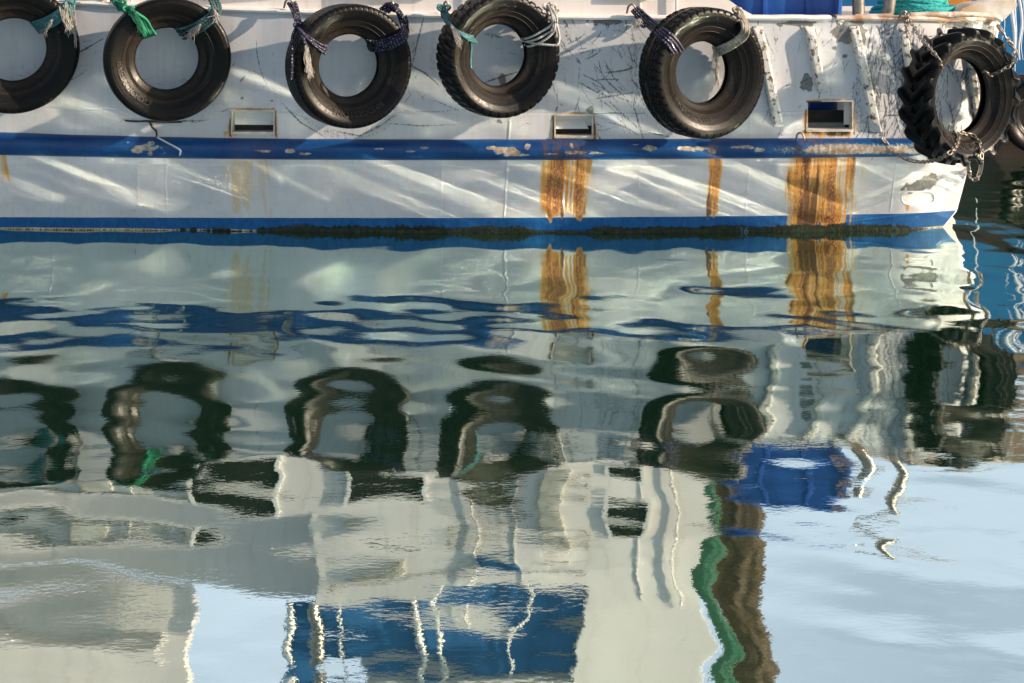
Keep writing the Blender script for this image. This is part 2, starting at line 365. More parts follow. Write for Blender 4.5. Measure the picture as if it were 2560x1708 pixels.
# ---- real relief of the plating: frames showing through, dents, weld seams and a slanting hatch put in to mimic light streaks
d2 = np.array([math.cos(R(21.5)), -math.sin(R(21.5))]); p2 = np.array([math.sin(R(21.5)), math.cos(R(21.5))])
S = XX * p2[0] + ZZ * p2[1]; T = XX * d2[0] + ZZ * d2[1]
rel = .0035 * np.sin(XX * 2 * math.pi / .62 + .6) * (ZZ > 0) + .004 * (fbm(XX * 2.2, ZZ * 2.2, 5) - .5) * 2
def ridge(pa, pb, w, h):
    a = hp(*pa); b = hp(*pb); a = np.array([a.x, a.z]); b = np.array([b.x, b.z]); ab = b - a; L = np.linalg.norm(ab); ab /= L; q = np.array([-ab[1], ab[0]])
    u = ((XX - a[0]) * ab[0] + (ZZ - a[1]) * ab[1]) / L; s = (XX - a[0]) * q[0] + (ZZ - a[1]) * q[1]
    env = sstep(-.05, .12, u) * (1 - sstep(.55, 1.08, u)); x = s / (w * (.5 + .7 * np.clip(u, 0, 1)))
    global rel
    rel = rel - h * env * np.where(x > 0, np.exp(-x * x * 6), np.exp(-x * x * .35))
for pa, pb, w in [((-20, 385), (340, 535), .02), ((-60, 470), (200, 545), .03), ((270, 385), (545, 497), .022), ((460, 395), (660, 478), .016), ((640, 385), (930, 512), .026),
                  ((730, 385), (1010, 500), .035), ((860, 395), (1060, 505), .03), ((1000, 390), (1130, 430), .02), ((1480, 390), (1800, 540), .03), ((1610, 395), (1900, 520), .02),
                  ((1860, 390), (2150, 520), .022), ((2000, 395), (2260, 500), .03), ((2220, 390), (2420, 470), .03), ((120, 400), (420, 530), .014), ((560, 400), (700, 455), .02),
                  ((900, 480), (1010, 540), .02), ((1700, 400), (1860, 470), .016), ((140, 240), (330, 290), .02), ((560, 215), (720, 275), .025), ((1010, 250), (1130, 300), .02)]:
    pass
low = (ZZ < .6) * sstep(.02, .1, ZZ)
rel = rel + .0003 * low * (fbm(S * 60, T * 1.1, 61, 2) - .5) * sstep(.45, .65, fbm(XX * 1.3, ZZ * 2.5, 63))
def seam(px, y0, y1, h=.004, w=.006):
    global rel
    a = hp(px[0], y0); b = hp(px[1], y1); x = np.interp(ZZ, [b.z, a.z], [b.x, a.x])
    rel = rel + h * np.exp(-((XX - x) / w) ** 2) * (ZZ < a.z) * (ZZ > b.z)
seam((1274, 1260), 300, 545); seam((1876, 1862), 300, 545, .002); seam((130, 131), 395, 545, .0015); seam((345, 346), 395, 545, .0012); seam((415, 416), 395, 545, .0014); seam((1105, 1102), 395, 545, .0012); seam((1600, 1592), 395, 545, .0012); seam((2240, 2225), 395, 530, .002)
for yy in (268, 284):                                             # horizontal plate seam above the scuppers
    pass
zs = ev(c_st, XX) + .21
rel = rel - .003 * np.exp(-((ZZ - zs) / .005) ** 2)
zch = np.interp(XX, [hp(1880, 578).x, hp(2060, 562).x, hp(2260, 538).x, hp(2390, 520).x], [hp(1880, 578).z, hp(2060, 562).z, hp(2260, 538).z, hp(2390, 520).z])
rel = rel + .006 * np.exp(-((ZZ - zch) / .006) ** 2) * (XX > hp(1880, 575).x)
YY = hullY(XX, ZZ) - rel
drop = np.zeros((NR - 1, NC - 1), bool)
scup = []
for (x0, x1, y0, y1) in [(582, 684, 277, 330), (1390, 1480, 290, 338), (2020, 2128, 255, 322)]:
    a = hp(x0, y0); b = hp(x1, y1); c0 = int(np.argmin(abs(xs - a.x))); c1 = int(np.argmin(abs(xs - b.x)))
    r1 = int(np.argmin(abs(ZZ[:, c0] - a.z))); r0 = int(np.argmin(abs(ZZ[:, c0] - b.z)))
    drop[r0:r1, c0:c1] = True; scup.append((r0, r1, c0, c1))

# ---- hull paint
t = NT("weathered_white_hull_paint"); co = t.coord()
big = t.noise(co, 1.7, 5); fine = t.noise(co, 55, 4, .65); vert = t.noise(t.mapping(co, (16, 16, .9)), 1.6, 5, .6); vfin = t.noise(t.mapping(co, (60, 60, 2.4)), 1.3, 4, .65)
white = t.mix(t.rng(big, .3, .7), (.53, .54, .57), (.63, .632, .645)); white = t.mix(t.rng(vert, .45, .75, 0, .45), white, (.47, .46, .41))
white = t.mix(t.rng(fine, .58, .8, 0, .5), white, (.40, .38, .35)); hz = t.noise(t.mapping(co, (5, 5, 70)), 1.2, 4, .7); white = t.mix(t.rng(hz, .56, .72, 0, .35), white, (.36, .34, .31))
blue = t.mix(t.rng(vert, .3, .7), (.004, .065, .22), (.008, .105, .30)); blue = t.mix(t.rng(fine, .55, .8, 0, .55), blue, (.05, .22, .42))
edge = t.math('ADD', t.attr('btz'), t.math('MULTIPLY', t.math('SUBTRACT', fine, .5), .006))
colr = t.mix(t.rng(edge, -.001, .001), blue, white)
low_edge = t.math('ADD', t.attr('zz'), t.math('MULTIPLY', t.math('SUBTRACT', big, .5), .02))
colr = t.mix(t.rng(low_edge, .012, .016), t.mix(t.rng(fine, .4, .6), (.55, .47, .36), (.35, .25, .12)), colr)
chipf = t.rng(t.math('ADD', t.attr('chip'), t.math('MULTIPLY', t.math('SUBTRACT', fine, .5), .9)), .42, .5)
chipc = t.mix(t.rng(fine, .35, .65), (.13, .135, .14), (.22, .215, .2))
chipc = t.mix(t.rng(vfin, .55, .75, 0, .6), chipc, (.16, .09, .05))
colr = t.mix(chipf, colr, chipc)
scf = t.rng(t.math('ADD', t.attr('scuff'), t.math('MULTIPLY', t.math('SUBTRACT', t.noise(t.mapping(co, (1, 1, .35)), 95, 3, .7), .5), 1.7)), .40, .95, 0, .9)
colr = t.mix(scf, colr, t.mix(t.rng(big, .4, .6), (.025, .045, .075), (.06, .065, .075)))
rv = t.attr('rust')
rn = t.math('MULTIPLY', rv, t.rng(t.noise(t.mapping(co, (95, 95, 1.3)), 1.1, 3, .6), .32, .66, .7, 1.25))
rcol = t.mix(t.rng(rn, .25, .75), (.58, .39, .12), (.60, .25, .014)); rcol = t.mix(t.rng(rn, .8, 1.35), rcol, (.22, .066, .009))
colr = t.mix(t.rng(rn, .05, .6, 0, .93), colr, rcol)
rdk = t.rng(t.math('ADD', t.attr('rustd'), t.math('MULTIPLY', t.math('SUBTRACT', fine, .5), .5)), .25, .7, 0, .9)
colr = t.mix(rdk, colr, (.11, .045, .018))
wf = t.rng(t.math('ADD', t.attr('weed'), t.math('MULTIPLY', t.math('SUBTRACT', fine, .5), 4)), -.5, .8)
colr = t.mix(wf, colr, t.mix(t.rng(fine, .4, .7), (.008, .013, .008), (.03, .04, .012)))
rough = t.math('ADD', t.rng(fine, .3, .7, .34, .5), t.math('MULTIPLY', t.math('ADD', chipf, rn), .3))
hb = t.math('ADD', t.math('MULTIPLY', fine, .5), t.math('SUBTRACT', t.math('MULTIPLY', wf, 1.5), chipf))
M['hull'] = t.bsdf(colr, rough, 0, t.bump(hb, .25, .003), .45)

# ---- plain materials
M['white'] = simple_mat("white_cabin_paint", (.70, .68, .65), (.79, .775, .75), 2.5, .42, 0, .1, 30, stretch=(1, 1, .5))
M['grime_white'] = simple_mat("grimy_white_paint", (.66, .64, .60), (.46, .40, .32), 9, .5, 0, .4, 60)
M['deck'] = simple_mat("grey_deck_paint", (.18, .2, .2), (.26, .27, .26), 5, .7)
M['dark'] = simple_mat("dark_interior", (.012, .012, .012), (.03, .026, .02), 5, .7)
M['glass'] = simple_mat("dark_window_glass", (.010, .008, .006), (.02, .015, .011), 3, .25, 0, .02, 8, spec=.25)
M['steel'] = simple_mat("worn_galvanised_steel", (.36, .34, .31), (.22, .20, .18), 14, .4, .8, .3, 70)
M['chock'] = simple_mat("rust_spotted_white_paint", (.68, .66, .62), (.45, .30, .18), 4.5, .5, 0, .3, 50)
M['chain'] = simple_mat("chain_steel", (.42, .40, .37), (.20, .14, .09), 20, .38, .75, .3, 90)
M['rustmetal'] = simple_mat("rusty_painted_steel", (.62, .58, .52), (.34, .15, .05), 9, .6, .0, .5, 50)
M['bluebin'] = simple_mat("blue_plastic", (.006, .06, .30), (.015, .10, .42), 5, .35, 0, .08, 40, stretch=(1, 1, .3))
M['bluepanel'] = simple_mat("blue_canvas_panel", (.012, .085, .24), (.03, .15, .36), 7, .5, 0, .3, 20, stretch=(1, 1, .15))
M['green'] = simple_mat("green_netting", (.004, .11, .06), (.003, .04, .024), 12, .7, 0, .8, 90)
M['brownnet'] = simple_mat("brown_netting", (.035, .022, .014), (.10, .065, .035), 26, .85, 0, 1, 90, stretch=(1, 1, .2))
M['wood'] = simple_mat("weathered_timber", (.30, .20, .11), (.19, .12, .07), 10, .75, 0, .5, 60, stretch=(.2, 1, 1))
M['orange'] = simple_mat("orange_painted_board", (.62, .26, .03), (.5, .18, .02), 8, .5, 0, .2)
M['bgblue'] = simple_mat("blue_boat_paint", (.008, .12, .30), (.012, .17, .38), 2, .4, 0, .15, 30, stretch=(1, 1, .4))
M['bgdark'] = simple_mat("black_boat_bottom", (.010, .010, .011), (.035, .016, .012), 4, .55, 0, .3, 40)
M['whiterope'] = simple_mat("white_hanging_rope", (.72, .74, .78), (.55, .6, .68), 9, .7, 0, .5, 90)
M['graystrap'] = simple_mat("grey_webbing", (.45, .45, .46), (.6, .6, .6), 10, .6)
M['strapdark'] = simple_mat("black_webbing", (.02, .02, .02), (.05, .045, .04), 10, .7)
M['gullwhite'] = simple_mat("white_feathers", (.78, .77, .74), (.7, .68, .64), 20, .7, 0, .3)
M['gullgrey'] = simple_mat("grey_feathers", (.2, .21, .22), (.27, .27, .27), 20, .7, 0, .3)
M['gullleg'] = simple_mat("pinkish_bird_leg", (.45, .3, .24), (.5, .32, .2), 20, .6)
M['beak'] = simple_mat("yellow_beak", (.6, .38, .05), (.55, .3, .03), 20, .45)
M['mark'] = simple_mat("pale_draft_mark_paint", (.015, .09, .28), (.16, .18, .17), 30, .5)

t = NT("weathered_cabin_paint"); co = t.coord(); v1 = t.noise(t.mapping(co, (9, 9, .7)), 1.5, 5, .65); v2 = t.noise(t.mapping(co, (40, 40, 1.2)), 1.2, 4, .7); b1 = t.noise(co, 1.6, 4)
c = t.mix(t.rng(b1, .3, .7), (.72, .665, .64), (.80, .745, .715)); c = t.mix(t.rng(v1, .5, .75, 0, .5), c, (.50, .45, .40)); c = t.mix(t.rng(v2, .66, .8, 0, .6), c, (.42, .27, .13))
M['cabin'] = t.bsdf(c, .45, 0, t.bump(b1, .1, .02), .4)
def rope_mat(name, c1, c2, fleck=None, scale=1.0):
    t = NT(name); uv = t.coord('UV'); co = t.coord()
    sep = t.n('ShaderNodeSeparateXYZ'); t.l(uv, sep.inputs[0])
    ph = t.math('ADD', t.math('MULTIPLY', sep.outputs[0], 1.5), t.math('MULTIPLY', sep.outputs[1], 2.0))
    s1 = t.math('SINE', ph); ph2 = t.math('SUBTRACT', t.math('MULTIPLY', sep.outputs[0], 1.5), t.math('MULTIPLY', sep.outputs[1], 2.0)); s2 = t.math('SINE', ph2)
    w = t.math('MULTIPLY', s1, s2); n1 = t.noise(co, 40, 4); n2 = t.noise(co, 170, 2)
    c = t.mix(t.rng(n1, .35, .65), c1, c2); c = t.mix(t.rng(n1, .55, .8, 0, .6), c, (.10, .085, .065)); c = t.mix(t.rng(n2, .58, .72, 0, .7), c, (.34, .31, .26))
    if fleck: c = t.mix(t.math('MULTIPLY', t.rng(w, .55, .8), t.rng(t.noise(co, 60, 1), .45, .55)), c, fleck)
    h = t.math('ADD', w, n2)
    return t.bsdf(c, .8, 0, t.bump(h, .6, .003), .25)
M['r_teal'] = rope_mat("teal_rope", (.015, .12, .15), (.07, .17, .16))
M['r_tealdark'] = rope_mat("dark_teal_rope", (.015, .07, .09), (.06, .11, .11))
M['r_green'] = rope_mat("green_rope", (.01, .24, .12), (.02, .15, .09))
M['r_navy'] = rope_mat("navy_flecked_rope", (.006, .008, .032), (.018, .014, .045), (.5, .48, .5))
M['r_cream'] = rope_mat("cream_rope", (.42, .38, .31), (.26, .23, .19))
M['r_white'] = rope_mat("greyish_white_rope", (.55, .53, .5), (.4, .38, .35))
M['r_aqua'] = rope_mat("aqua_mooring_rope", (.015, .30, .33), (.03, .40, .40))
M['fray'] = rope_mat("frayed_rope_fibre", (.6, .57, .52), (.45, .42, .38))

# =================================================================== FISHING BOAT
boat = empty("fishing_boat", (0, 0, 0))
tag(boat, "white steel fishing boat with two blue stripes, rust runs and dark scuffs, moored side on", "fishing boat")
hull = np_mesh("hull", np.stack([XX, YY, ZZ], -1), grid_faces(NR, NC, drop=drop), M['hull'], boat,
               attrs=dict(scuff=scuff, chip=chip, rust=rust, rustd=rustd, btz=btz, weed=weed, zz=ZZ))
# bow end plate: closes the hull from the stem back to the far side
ec = np.stack([XX[:, -1], YY[:, -1], ZZ[:, -1]], -1)
back = ec + np.array([.25, 2.9, 0]); mid = ec + np.array([.30, 1.2, 0])
endV = np.stack([ec, ec + np.array([.02, .03, 0]), mid, back], 1)
np_mesh("bow_plate", endV, grid_faces(NR, 4), M['white'], boat, smooth=False)
# rubbing strake: half round blue belt with worn paint
sxs = xs[xs <= UB]; sxs = np.concatenate([sxs, np.linspace(UB, hp(2300, 370).x + .16, 90)[1:]])
th = np.linspace(R(-92), R(92), 28)
szt, szb = ev(c_st, sxs), ev(c_sb, sxs); zc = (szt + szb) / 2; rz = (szt - szb) / 2
endt = 1 - sstep(sxs[-1] - .25, sxs[-1], sxs)
SZ = zc[None, :] + np.sin(th)[:, None] * rz[None, :] * (.55 + .45 * endt[None, :])
ry = .085 * (.25 + .75 * endt)
SX = np.tile(sxs, (len(th), 1))
dent = np.zeros_like(SX)
def dn(px, py, w, h, dep):
    c = hp(px, py); dent[:] += dep * np.exp(-((SX - c.x) / w) ** 2 - ((SZ - c.z) / h) ** 2)
dn(360, 372, .07, .04, .022); dn(1290, 378, .09, .05, .015); dn(1400, 385, .15, .03, .008); dn(700, 375, .05, .04, .006); dn(1780, 372, .12, .05, .012)
dent += .003 * (fbm(SX * 3, SZ * 6, 91) - .5) * 2
SY = (hullY(sxs, zc) + .01)[None, :] - np.cos(th)[:, None] * ry[None, :] + dent
_SX, _SZ = SX, SZ
wear = np.zeros_like(SX)
def wblob(px, py, rx, ry_, val=1, seed=1):
    c = hp(px, py, .08); u = (SX - c.x) / (rx * .0034); v = (SZ - c.z) / (ry_ * .0019)
    d = np.hypot(u, v) + (fbm(SX * 17, SZ * 30, seed) - .5) * 2.6
    np.maximum(wear, val * np.clip((1.2 - d) * 2, 0, 1), out=wear)
for i, (px, py, rx, ry_) in enumerate([(365, 370, 34, 22), (345, 378, 12, 8), (726, 378, 10, 8), (655, 378, 16, 5), (690, 372, 6, 3), (1265, 378, 22, 16), (1245, 370, 26, 6), (1300, 388, 30, 5), (1320, 366, 6, 10),
                                       (1375, 386, 20, 5), (1425, 382, 28, 6), (1490, 384, 26, 4), (1030, 378, 16, 4), (1060, 370, 10, 4), (1430, 366, 4, 10), (1625, 372, 12, 12), (1735, 372, 30, 9), (1850, 368, 26, 8),
                                       (1780, 376, 10, 16), (1590, 362, 10, 4), (1900, 376, 16, 8), (760, 385, 14, 4), (940, 372, 18, 3)]):
    wblob(px, py, rx, ry_, 1, 100 + i)
xr = np.clip((SX - hp(1830, 370).x) / (hp(2080, 370).x - hp(1830, 370).x), 0, 1)
bandz = np.exp(-((SZ - zc[None, :] + .005) / .05) ** 2)
wear = np.maximum(wear, xr * 1.05 * bandz * (.35 + .95 * fbm(SX * 6, SZ * 14, 140)))
sst = np.zeros_like(SX)
for x0, x1, v in [(1352, 1478, .8), (1978, 2130, .7), (1766, 1800, .8), (575, 690, .3)]:
    a = hp(x0, 370).x; b = hp(x1, 370).x
    np.maximum(sst, v * sstep(a - .02, a + .03, SX) * (1 - sstep(b - .03, b + .02, SX)), out=sst)
t = NT("worn_blue_belt_paint"); co = t.coord()
fine = t.noise(co, 60, 5, .65); vert = t.noise(t.mapping(co, (30, 30, 2)), 1.4, 4); big = t.noise(co, 2.2, 4)
blue = t.mix(t.rng(big, .3, .7), (.002, .040, .16), (.004, .066, .22)); blue = t.mix(t.rng(fine, .6, .8, 0, .4), blue, (.03, .16, .40))
wr = t.math('ADD', t.attr('wear'), t.math('MULTIPLY', t.math('SUBTRACT', fine, .5), 1.1))
wf = t.rng(wr, .48, .56); halo = t.rng(wr, .25, .5, 0, .6)
c = t.mix(halo, blue, (.03, .20, .34))
c = t.mix(t.rng(vert, .5, .72, 0, .5), c, (.004, .022, .06)); wc = t.mix(t.rng(t.noise(co, 25, 3), .35, .6), (.46, .42, .37), (.27, .20, .14)); c = t.mix(wf, c, wc)
c = t.mix(t.math('MULTIPLY', t.attr('stain'), t.rng(vert, .4, .65, 0, .8)), c, (.13, .07, .03))
M['strake'] = t.bsdf(c, t.rng(fine, .3, .7, .28, .45), 0, t.bump(t.math('SUBTRACT', t.math('MULTIPLY', fine, .4), wf), .3, .003), .5)
np_mesh("rubbing_strake", np.stack([SX, SY, SZ], -1), grid_faces(len(th), len(sxs)), M['strake'], boat, attrs=dict(wear=wear, stain=sst))

# gunwale cap
gx = np.concatenate([np.linspace(-8, 3.2, 260), np.linspace(3.2, float(bow_x(1.76)), 50)[1:]])
gz = sheer(gx); gy = hullY(gx, gz)
prof = [(-.022, -.028), (-.03, -.012), (-.022, .006), (.0, .012), (.14, .012), (.14, -.05)]
GV = np.stack([np.stack([gx, gy + a, gz + b + .002 * (fbm(gx * 9, gx * 0, 3) - .5) * 4], -1) for a, b in prof])
for m_, mt in ((gx < 2.62, 'white'), (gx > 2.60, 'rustmetal')): np_mesh("gunwale", GV[:, m_], grid_faces(len(prof), int(m_.sum())), M[mt], boat, smooth=False)
# deck, raised foredeck, inner bulwark, far side
def polyplate(name, pts, z, mat):
    bm = bmesh.new(); vs_ = [bm.verts.new((x, y, z)) for x, y in pts]; f = bm.faces.new(vs_)
    r = bmesh.ops.extrude_face_region(bm, geom=[f])
    for g in r['geom']:
        if isinstance(g, bmesh.types.BMVert): g.co.z -= .04
    return bm_obj(name, bm, mat, boat)
polyplate("deck", [(-8, .0), (2.75, -.12), (2.75, 3.0), (-8, 3.0)], .90, M['deck'])
polyplate("foredeck", [(2.76, -.2), (3.75, -.0), (3.9, 3.0), (2.76, 3.0)], 1.70, M['deck'])
ixs = gx[(gx < 1.9)]; jx = gx[gx > 3.0]
for part in (gx[gx < 2.2], gx[gx > 2.72]):
    iv = np.stack([np.stack([part, hullY(part, sheer(part)) + .12, np.full_like(part, .9)], -1), np.stack([part, hullY(part, sheer(part)) + .12, sheer(part)], -1)])
    np_mesh("inner_bulwark", iv, grid_faces(2, len(part)), M['white'], boat)
fx = np.array([-8, 3.9]); fv = np.array([[[x, 3.0, z] for x in fx] for z in (-.5, 1.75)]); np_mesh("far_side", fv, grid_faces(2, 2), M['white'], boat, smooth=False)

# scuppers: lined openings, two with hinged flaps
for i, (r0, r1, c0, c1) in enumerate(scup):
    x0, x1 = xs[c0], xs[c1]; zl, zh = float(ZZ[r0, c0]), float(ZZ[r1, c0]); y0 = float(min(YY[r0, c0], YY[r1, c1])) - .002; dpt = .13
    bm = bmesh.new(); tk = .012
    add_box(bm, (x0 - tk, y0, zl), (x0 - .0005, y0 + dpt, zh)); add_box(bm, (x1 + .0005, y0, zl), (x1 + tk, y0 + dpt, zh))
    add_box(bm, (x0 - tk, y0, zh + .0005), (x1 + tk, y0 + dpt, zh + tk)); add_box(bm, (x0 - tk, y0 - .006, zl - .02), (x1 + tk, y0 + dpt, zl - .0005))
    s = bm_obj("scupper", bm, M['grime_white'], boat)
    if i < 2:
        bm = bmesh.new(); hz = zh - .004; bz = zl + (zh - zl) * (.30 if i == 0 else .30); dd = .035 if i == 0 else .07
        w2 = x1 - x0 - .028
        v = [(x0 + .003, y0 + dpt - .012, hz), (x0 + .003 + w2 * (.93 if i == 0 else .82), y0 + dpt - .012, hz), (x0 + .003 + w2, y0 + dpt - .012 - dd, bz), (x0 + .003, y0 + dpt - .012 - dd, bz)]
        a = [bm.verts.new(q) for q in v]; b = [bm.verts.new((q[0], q[1] + .008, q[2])) for q in v]
        bm.faces.new(a); bm.faces.new(b[::-1])
        for k in range(4): bm.faces.new((a[k], b[k], b[(k + 1) % 4], a[(k + 1) % 4]))
        bm_obj("flap", bm, M['white'], s)
        box_obj("dark_backing", (x0, y0 + dpt - .002, zl), (x1, y0 + dpt + .01, zh), M['dark'], s, 0)  # near-black sheet paints the shade inside the opening
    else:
        box_obj("dark_backing", (x0 - .1, y0 + .30, zl - .05), (x1 + .1, y0 + .32, zl + (zh - zl) * .56), M['dark'], s, 0)  # near-black sheet added to fill the lower opening with dark
# slanted stiffener bars welded to the outside of the bulwark
t = NT("chipped_white_bar_paint"); co = t.coord(); f1 = t.noise(co, 22, 5, .7); f2 = t.noise(co, 70, 3)
c = t.mix(t.rng(f1, .52, .60), t.mix(t.rng(f2, .4, .7), (.74, .72, .68), (.66, .62, .52)), t.mix(t.rng(f2, .4, .6), (.09, .09, .1), (.22, .13, .07)))
M['bar'] = t.bsdf(c, .5, 0, t.bump(f1, .5, .004))
for (a, b, wpx) in [((1893, 66), (1946, 318), 28), ((2022, 66), (2056, 232), 26), ((2135, 66), (2192, 330), 26), ((2256, 70), (2300, 330), 22), ((2414, 60), (2448, 330), 20)]:
    bm = bmesh.new(); n = 14; rings = []
    for k in range(n + 1):
        q = k / n; px = a[0] + (b[0] - a[0]) * q; py = a[1] + (b[1] - a[1]) * q; w_ = wpx * .0033 / 2; p = hp(px, py); h_ = .062 * min(1, q * 9 + .15, (1 - q) * 9 + .15)
        yy = lambda dx: float(hullY(p.x + dx, p.z)) + .004
        rings.append([bm.verts.new(v) for v in [(p.x - w_, yy(-w_), p.z), (p.x - w_ * .78, p.y - h_ * .9, p.z), (p.x - w_ * .5, p.y - h_, p.z), (p.x + w_ * .5, p.y - h_, p.z), (p.x + w_ * .78, p.y - h_ * .9, p.z), (p.x + w_, yy(w_), p.z)]])
    for k in range(n):
        for j in range(5): bm.faces.new((rings[k][j], rings[k][j + 1], rings[k + 1][j + 1], rings[k + 1][j]))
    bm.faces.new(rings[0]); bm.faces.new(rings[-1][::-1])
    bm_obj("stiffener", bm, M['bar'], boat)
# rounded slot outline low on the bow
c0 = hp(2295, 495); pts = []
for k in range(41):
    a = 2 * math.pi * k / 40; ex = 24 * (1 if math.cos(a) > 0 else -1); p = hp(2295 + ex + 17 * math.cos(a), 495 - 16 * math.sin(a), .001); pts.append(p)
tube_obj("slot_rim", pts, .006, M['white'], boat, seg=8, step=.006)
# draft number
def text_mesh(body, size, extrude):
    cu = bpy.data.curves.new("txt", 'FONT'); cu.body = body; cu.size = size; cu.extrude = extrude; cu.align_x = 'CENTER'; cu.resolution_u = 4
    ob = bpy.data.objects.new("txt", cu); COL.objects.link(ob); dg = bpy.context.evaluated_depsgraph_get()
    me = bpy.data.meshes.new_from_object(ob.evaluated_get(dg)); bpy.data.objects.remove(ob); bpy.data.curves.remove(cu); return me
me = text_mesh("36", .085, .003)
p = hp(1858, 584)
for v in me.vertices:
    x, y = v.co.x, v.co.y; z = p.z + y; v.co = Vector((p.x + x, float(hullY(p.x + x, z)) - .010 - v.co.z, z))
me.materials.append(M['mark']); link(bpy.data.objects.new("draft_mark", me), boat)
# weed growing along the waterline: ragged blades lying on the plating
bl = []
for _ in range(5200):
    px = random.uniform(640, 2300); X = W(px, 575, -.1).x; hmax = float(np.interp(px, [640, 690, 760, 1300, 1345, 1460, 1500, 2000, 2200, 2300], [.02, .05, .06, .062, .02, .015, .06, .068, .058, .012])) * (.35 + .85 * float(vnoise(X * 4, 0, 77)))
    z1 = random.uniform(.0, hmax * 1.15); z0 = z1 - random.uniform(.012, .04); w_ = random.uniform(.0012, .004); dx = random.uniform(-.012, .012); o1 = .004 + random.random() * .004; o0 = o1 + random.random() * .012
    for x_, z_, o_ in ((X - w_, z1, o1), (X + w_, z1, o1), (X + dx + w_ * .4, z0, o0), (X + dx - w_ * .4, z0, o0)): bl.append((x_, float(hullY(x_, z_)) - o_, z_))
wd = np_mesh("weed", np.array(bl), np.arange(len(bl)).reshape(-1, 4), simple_mat("dark_waterline_weed", (.006, .010, .005), (.035, .045, .012), 30, .6, 0, .1), boat, smooth=False)
wd['kind'] = 'stuff'
# split weld and hanging strap under the second tyre
strap = empty("torn_strap", hp(378, 305, .02)); base = strap.location.copy()
tag(strap, "torn black and grey strap dangling over the blue belt below a tyre", "strap")
def rel_(pts): return [Vector(q) - base for q in pts]
def ribbon(name, pts, w, mat, parent):
    C = catmull(pts, .01); Tn = np.gradient(C, axis=0); Tn /= np.linalg.norm(Tn, axis=1)[:, None]; Nn = np.stack([-Tn[:, 2], np.zeros(len(C)), Tn[:, 0]], -1)
    V = np.stack([C - Nn * w, C + Nn * w, C + Nn * w + [0, .004, 0], C - Nn * w + [0, .004, 0]]); return np_mesh(name, V, grid_faces(4, len(C), close_r=True), mat, parent, smooth=False)
ribbon("black_strip", rel_([hp(374, 304, .02), hp(380, 318, .03), hp(390, 328, .03), hp(392, 343, .06)]), .009, M['strapdark'], strap)
ribbon("grey_strip", rel_([hp(392, 343, .085), hp(420, 358, .10), hp(449, 374, .10), hp(451, 381, .10), hp(449, 389, .095)]), .007, M['graystrap'], strap)
ribbon("torn_edge", rel_([hp(312, 302, .006), hp(340, 304, .012), hp(372, 303, .016), hp(410, 306, .01), hp(455, 305, .006)]), .008, M['strapdark'], strap)

# cabin side standing on the gunwale
wx = np.concatenate([np.linspace(-8, 1.45, 60), np.linspace(1.47, 2.03, 30)])
ws = hullY(wx, sheer(wx)) + .045
x800 = -1.57
topz = np.where(wx < x800, 2.40, 3.05); topz = np.where(wx < 1.48, topz, np.interp(wx, [1.48, 1.52, 1.58, 1.66, 1.76, 1.86, 1.97, 2.03], [3.05, 2.35, 2.16, 2.03, 1.93, 1.86, 1.80, 1.775]))
wv = np.stack([np.stack([wx, ws + o, z_], -1) for o, z_ in ((0, np.full_like(wx, 1.60)), (0, topz), (.07, topz), (.07, np.full_like(wx, 1.60)))])
cabin = np_mesh("cabin_side", wv, grid_faces(4, len(wx)), M['cabin'], boat, smooth=False)
def wallp(px, ry, off=0):
    """point on the cabin side whose mirror image stands at photo row ry"""
    Y = -.28
    for _ in range(5):
        k = (CAM_D + Y) / FPX; X = (px - 1280) * k; Y = float(hullY(X, 1.76)) + .045 - off
    k = (CAM_D + Y) / FPX; return Vector(((px - 1280) * k, Y, (ry - HORIZON) * k - CAM_H))
def window(px0, px1, ry0, ry1, frame=.035, rounded=False):
    a = wallp(px0, ry0); b = wallp(px1, ry1); y = min(a.y, b.y)
    bm = bmesh.new(); x0, x1, z0, z1 = a.x, b.x, a.z, b.z
    for lo, hi in (((x0 - frame, z0 - frame), (x0, z1 + frame)), ((x1, z0 - frame), (x1 + frame, z1 + frame)), ((x0, z0 - frame), (x1, z0)), ((x0, z1), (x1, z1 + frame))):
        add_box(bm, (lo[0], y - .03, lo[1]), (hi[0], y + .02, hi[1]))
    w = bm_obj("window", bm, M['white'], boat)
    box_obj("pane", (x0, y - .012, z0), (x1, y + .015, z1), M['glass'], w, 0)
window(490, 690, 1200, 1310); window(880, 1060, 1200, 1275); window(1520, 1610, 1200, 1285); window(-330, -60, 1190, 1300)
# pillars and ribs on the cabin side
for px in (1290, 1600):
    a = wallp(px, 1165); b = wallp(px + 2, 1490); box_obj("wall_rib", (a.x - .007, a.y - .014, a.z), (a.x + .007, a.y + .01, 3.03), M['cabin'], boat, .003)
for px, r_ in ((1185, .009), (1690, .010), (330, .010)):  # made-up pipes, put in to throw thin shadows on the wall
    a = wallp(px, 1165); zt_ = 3.02 if px > 800 else 2.33
    tube_obj("added_pipe", [(a.x, a.y - .035, a.z - .05), (a.x + .004, a.y - .035, (a.z + zt_) / 2), (a.x, a.y - .035, zt_)], r_, M['cabin'], boat, seg=10, step=.05)
for px0, px1, ry in ((840, 1440, 1425), (1120, 1460, 1300), (40, 460, 1285)):  # rails added for the shade lines they cast on the cabin
    a = wallp(px0, ry); b = wallp(px1, ry); tube_obj("added_rail", [(a.x, a.y + .01, a.z), (a.x + .01, a.y - .07, a.z), ((a.x + b.x) / 2, a.y - .07, a.z), (b.x - .01, b.y - .07, b.z), (b.x, b.y + .01, b.z)], .013, M['steel'], boat, seg=10, step=.02)
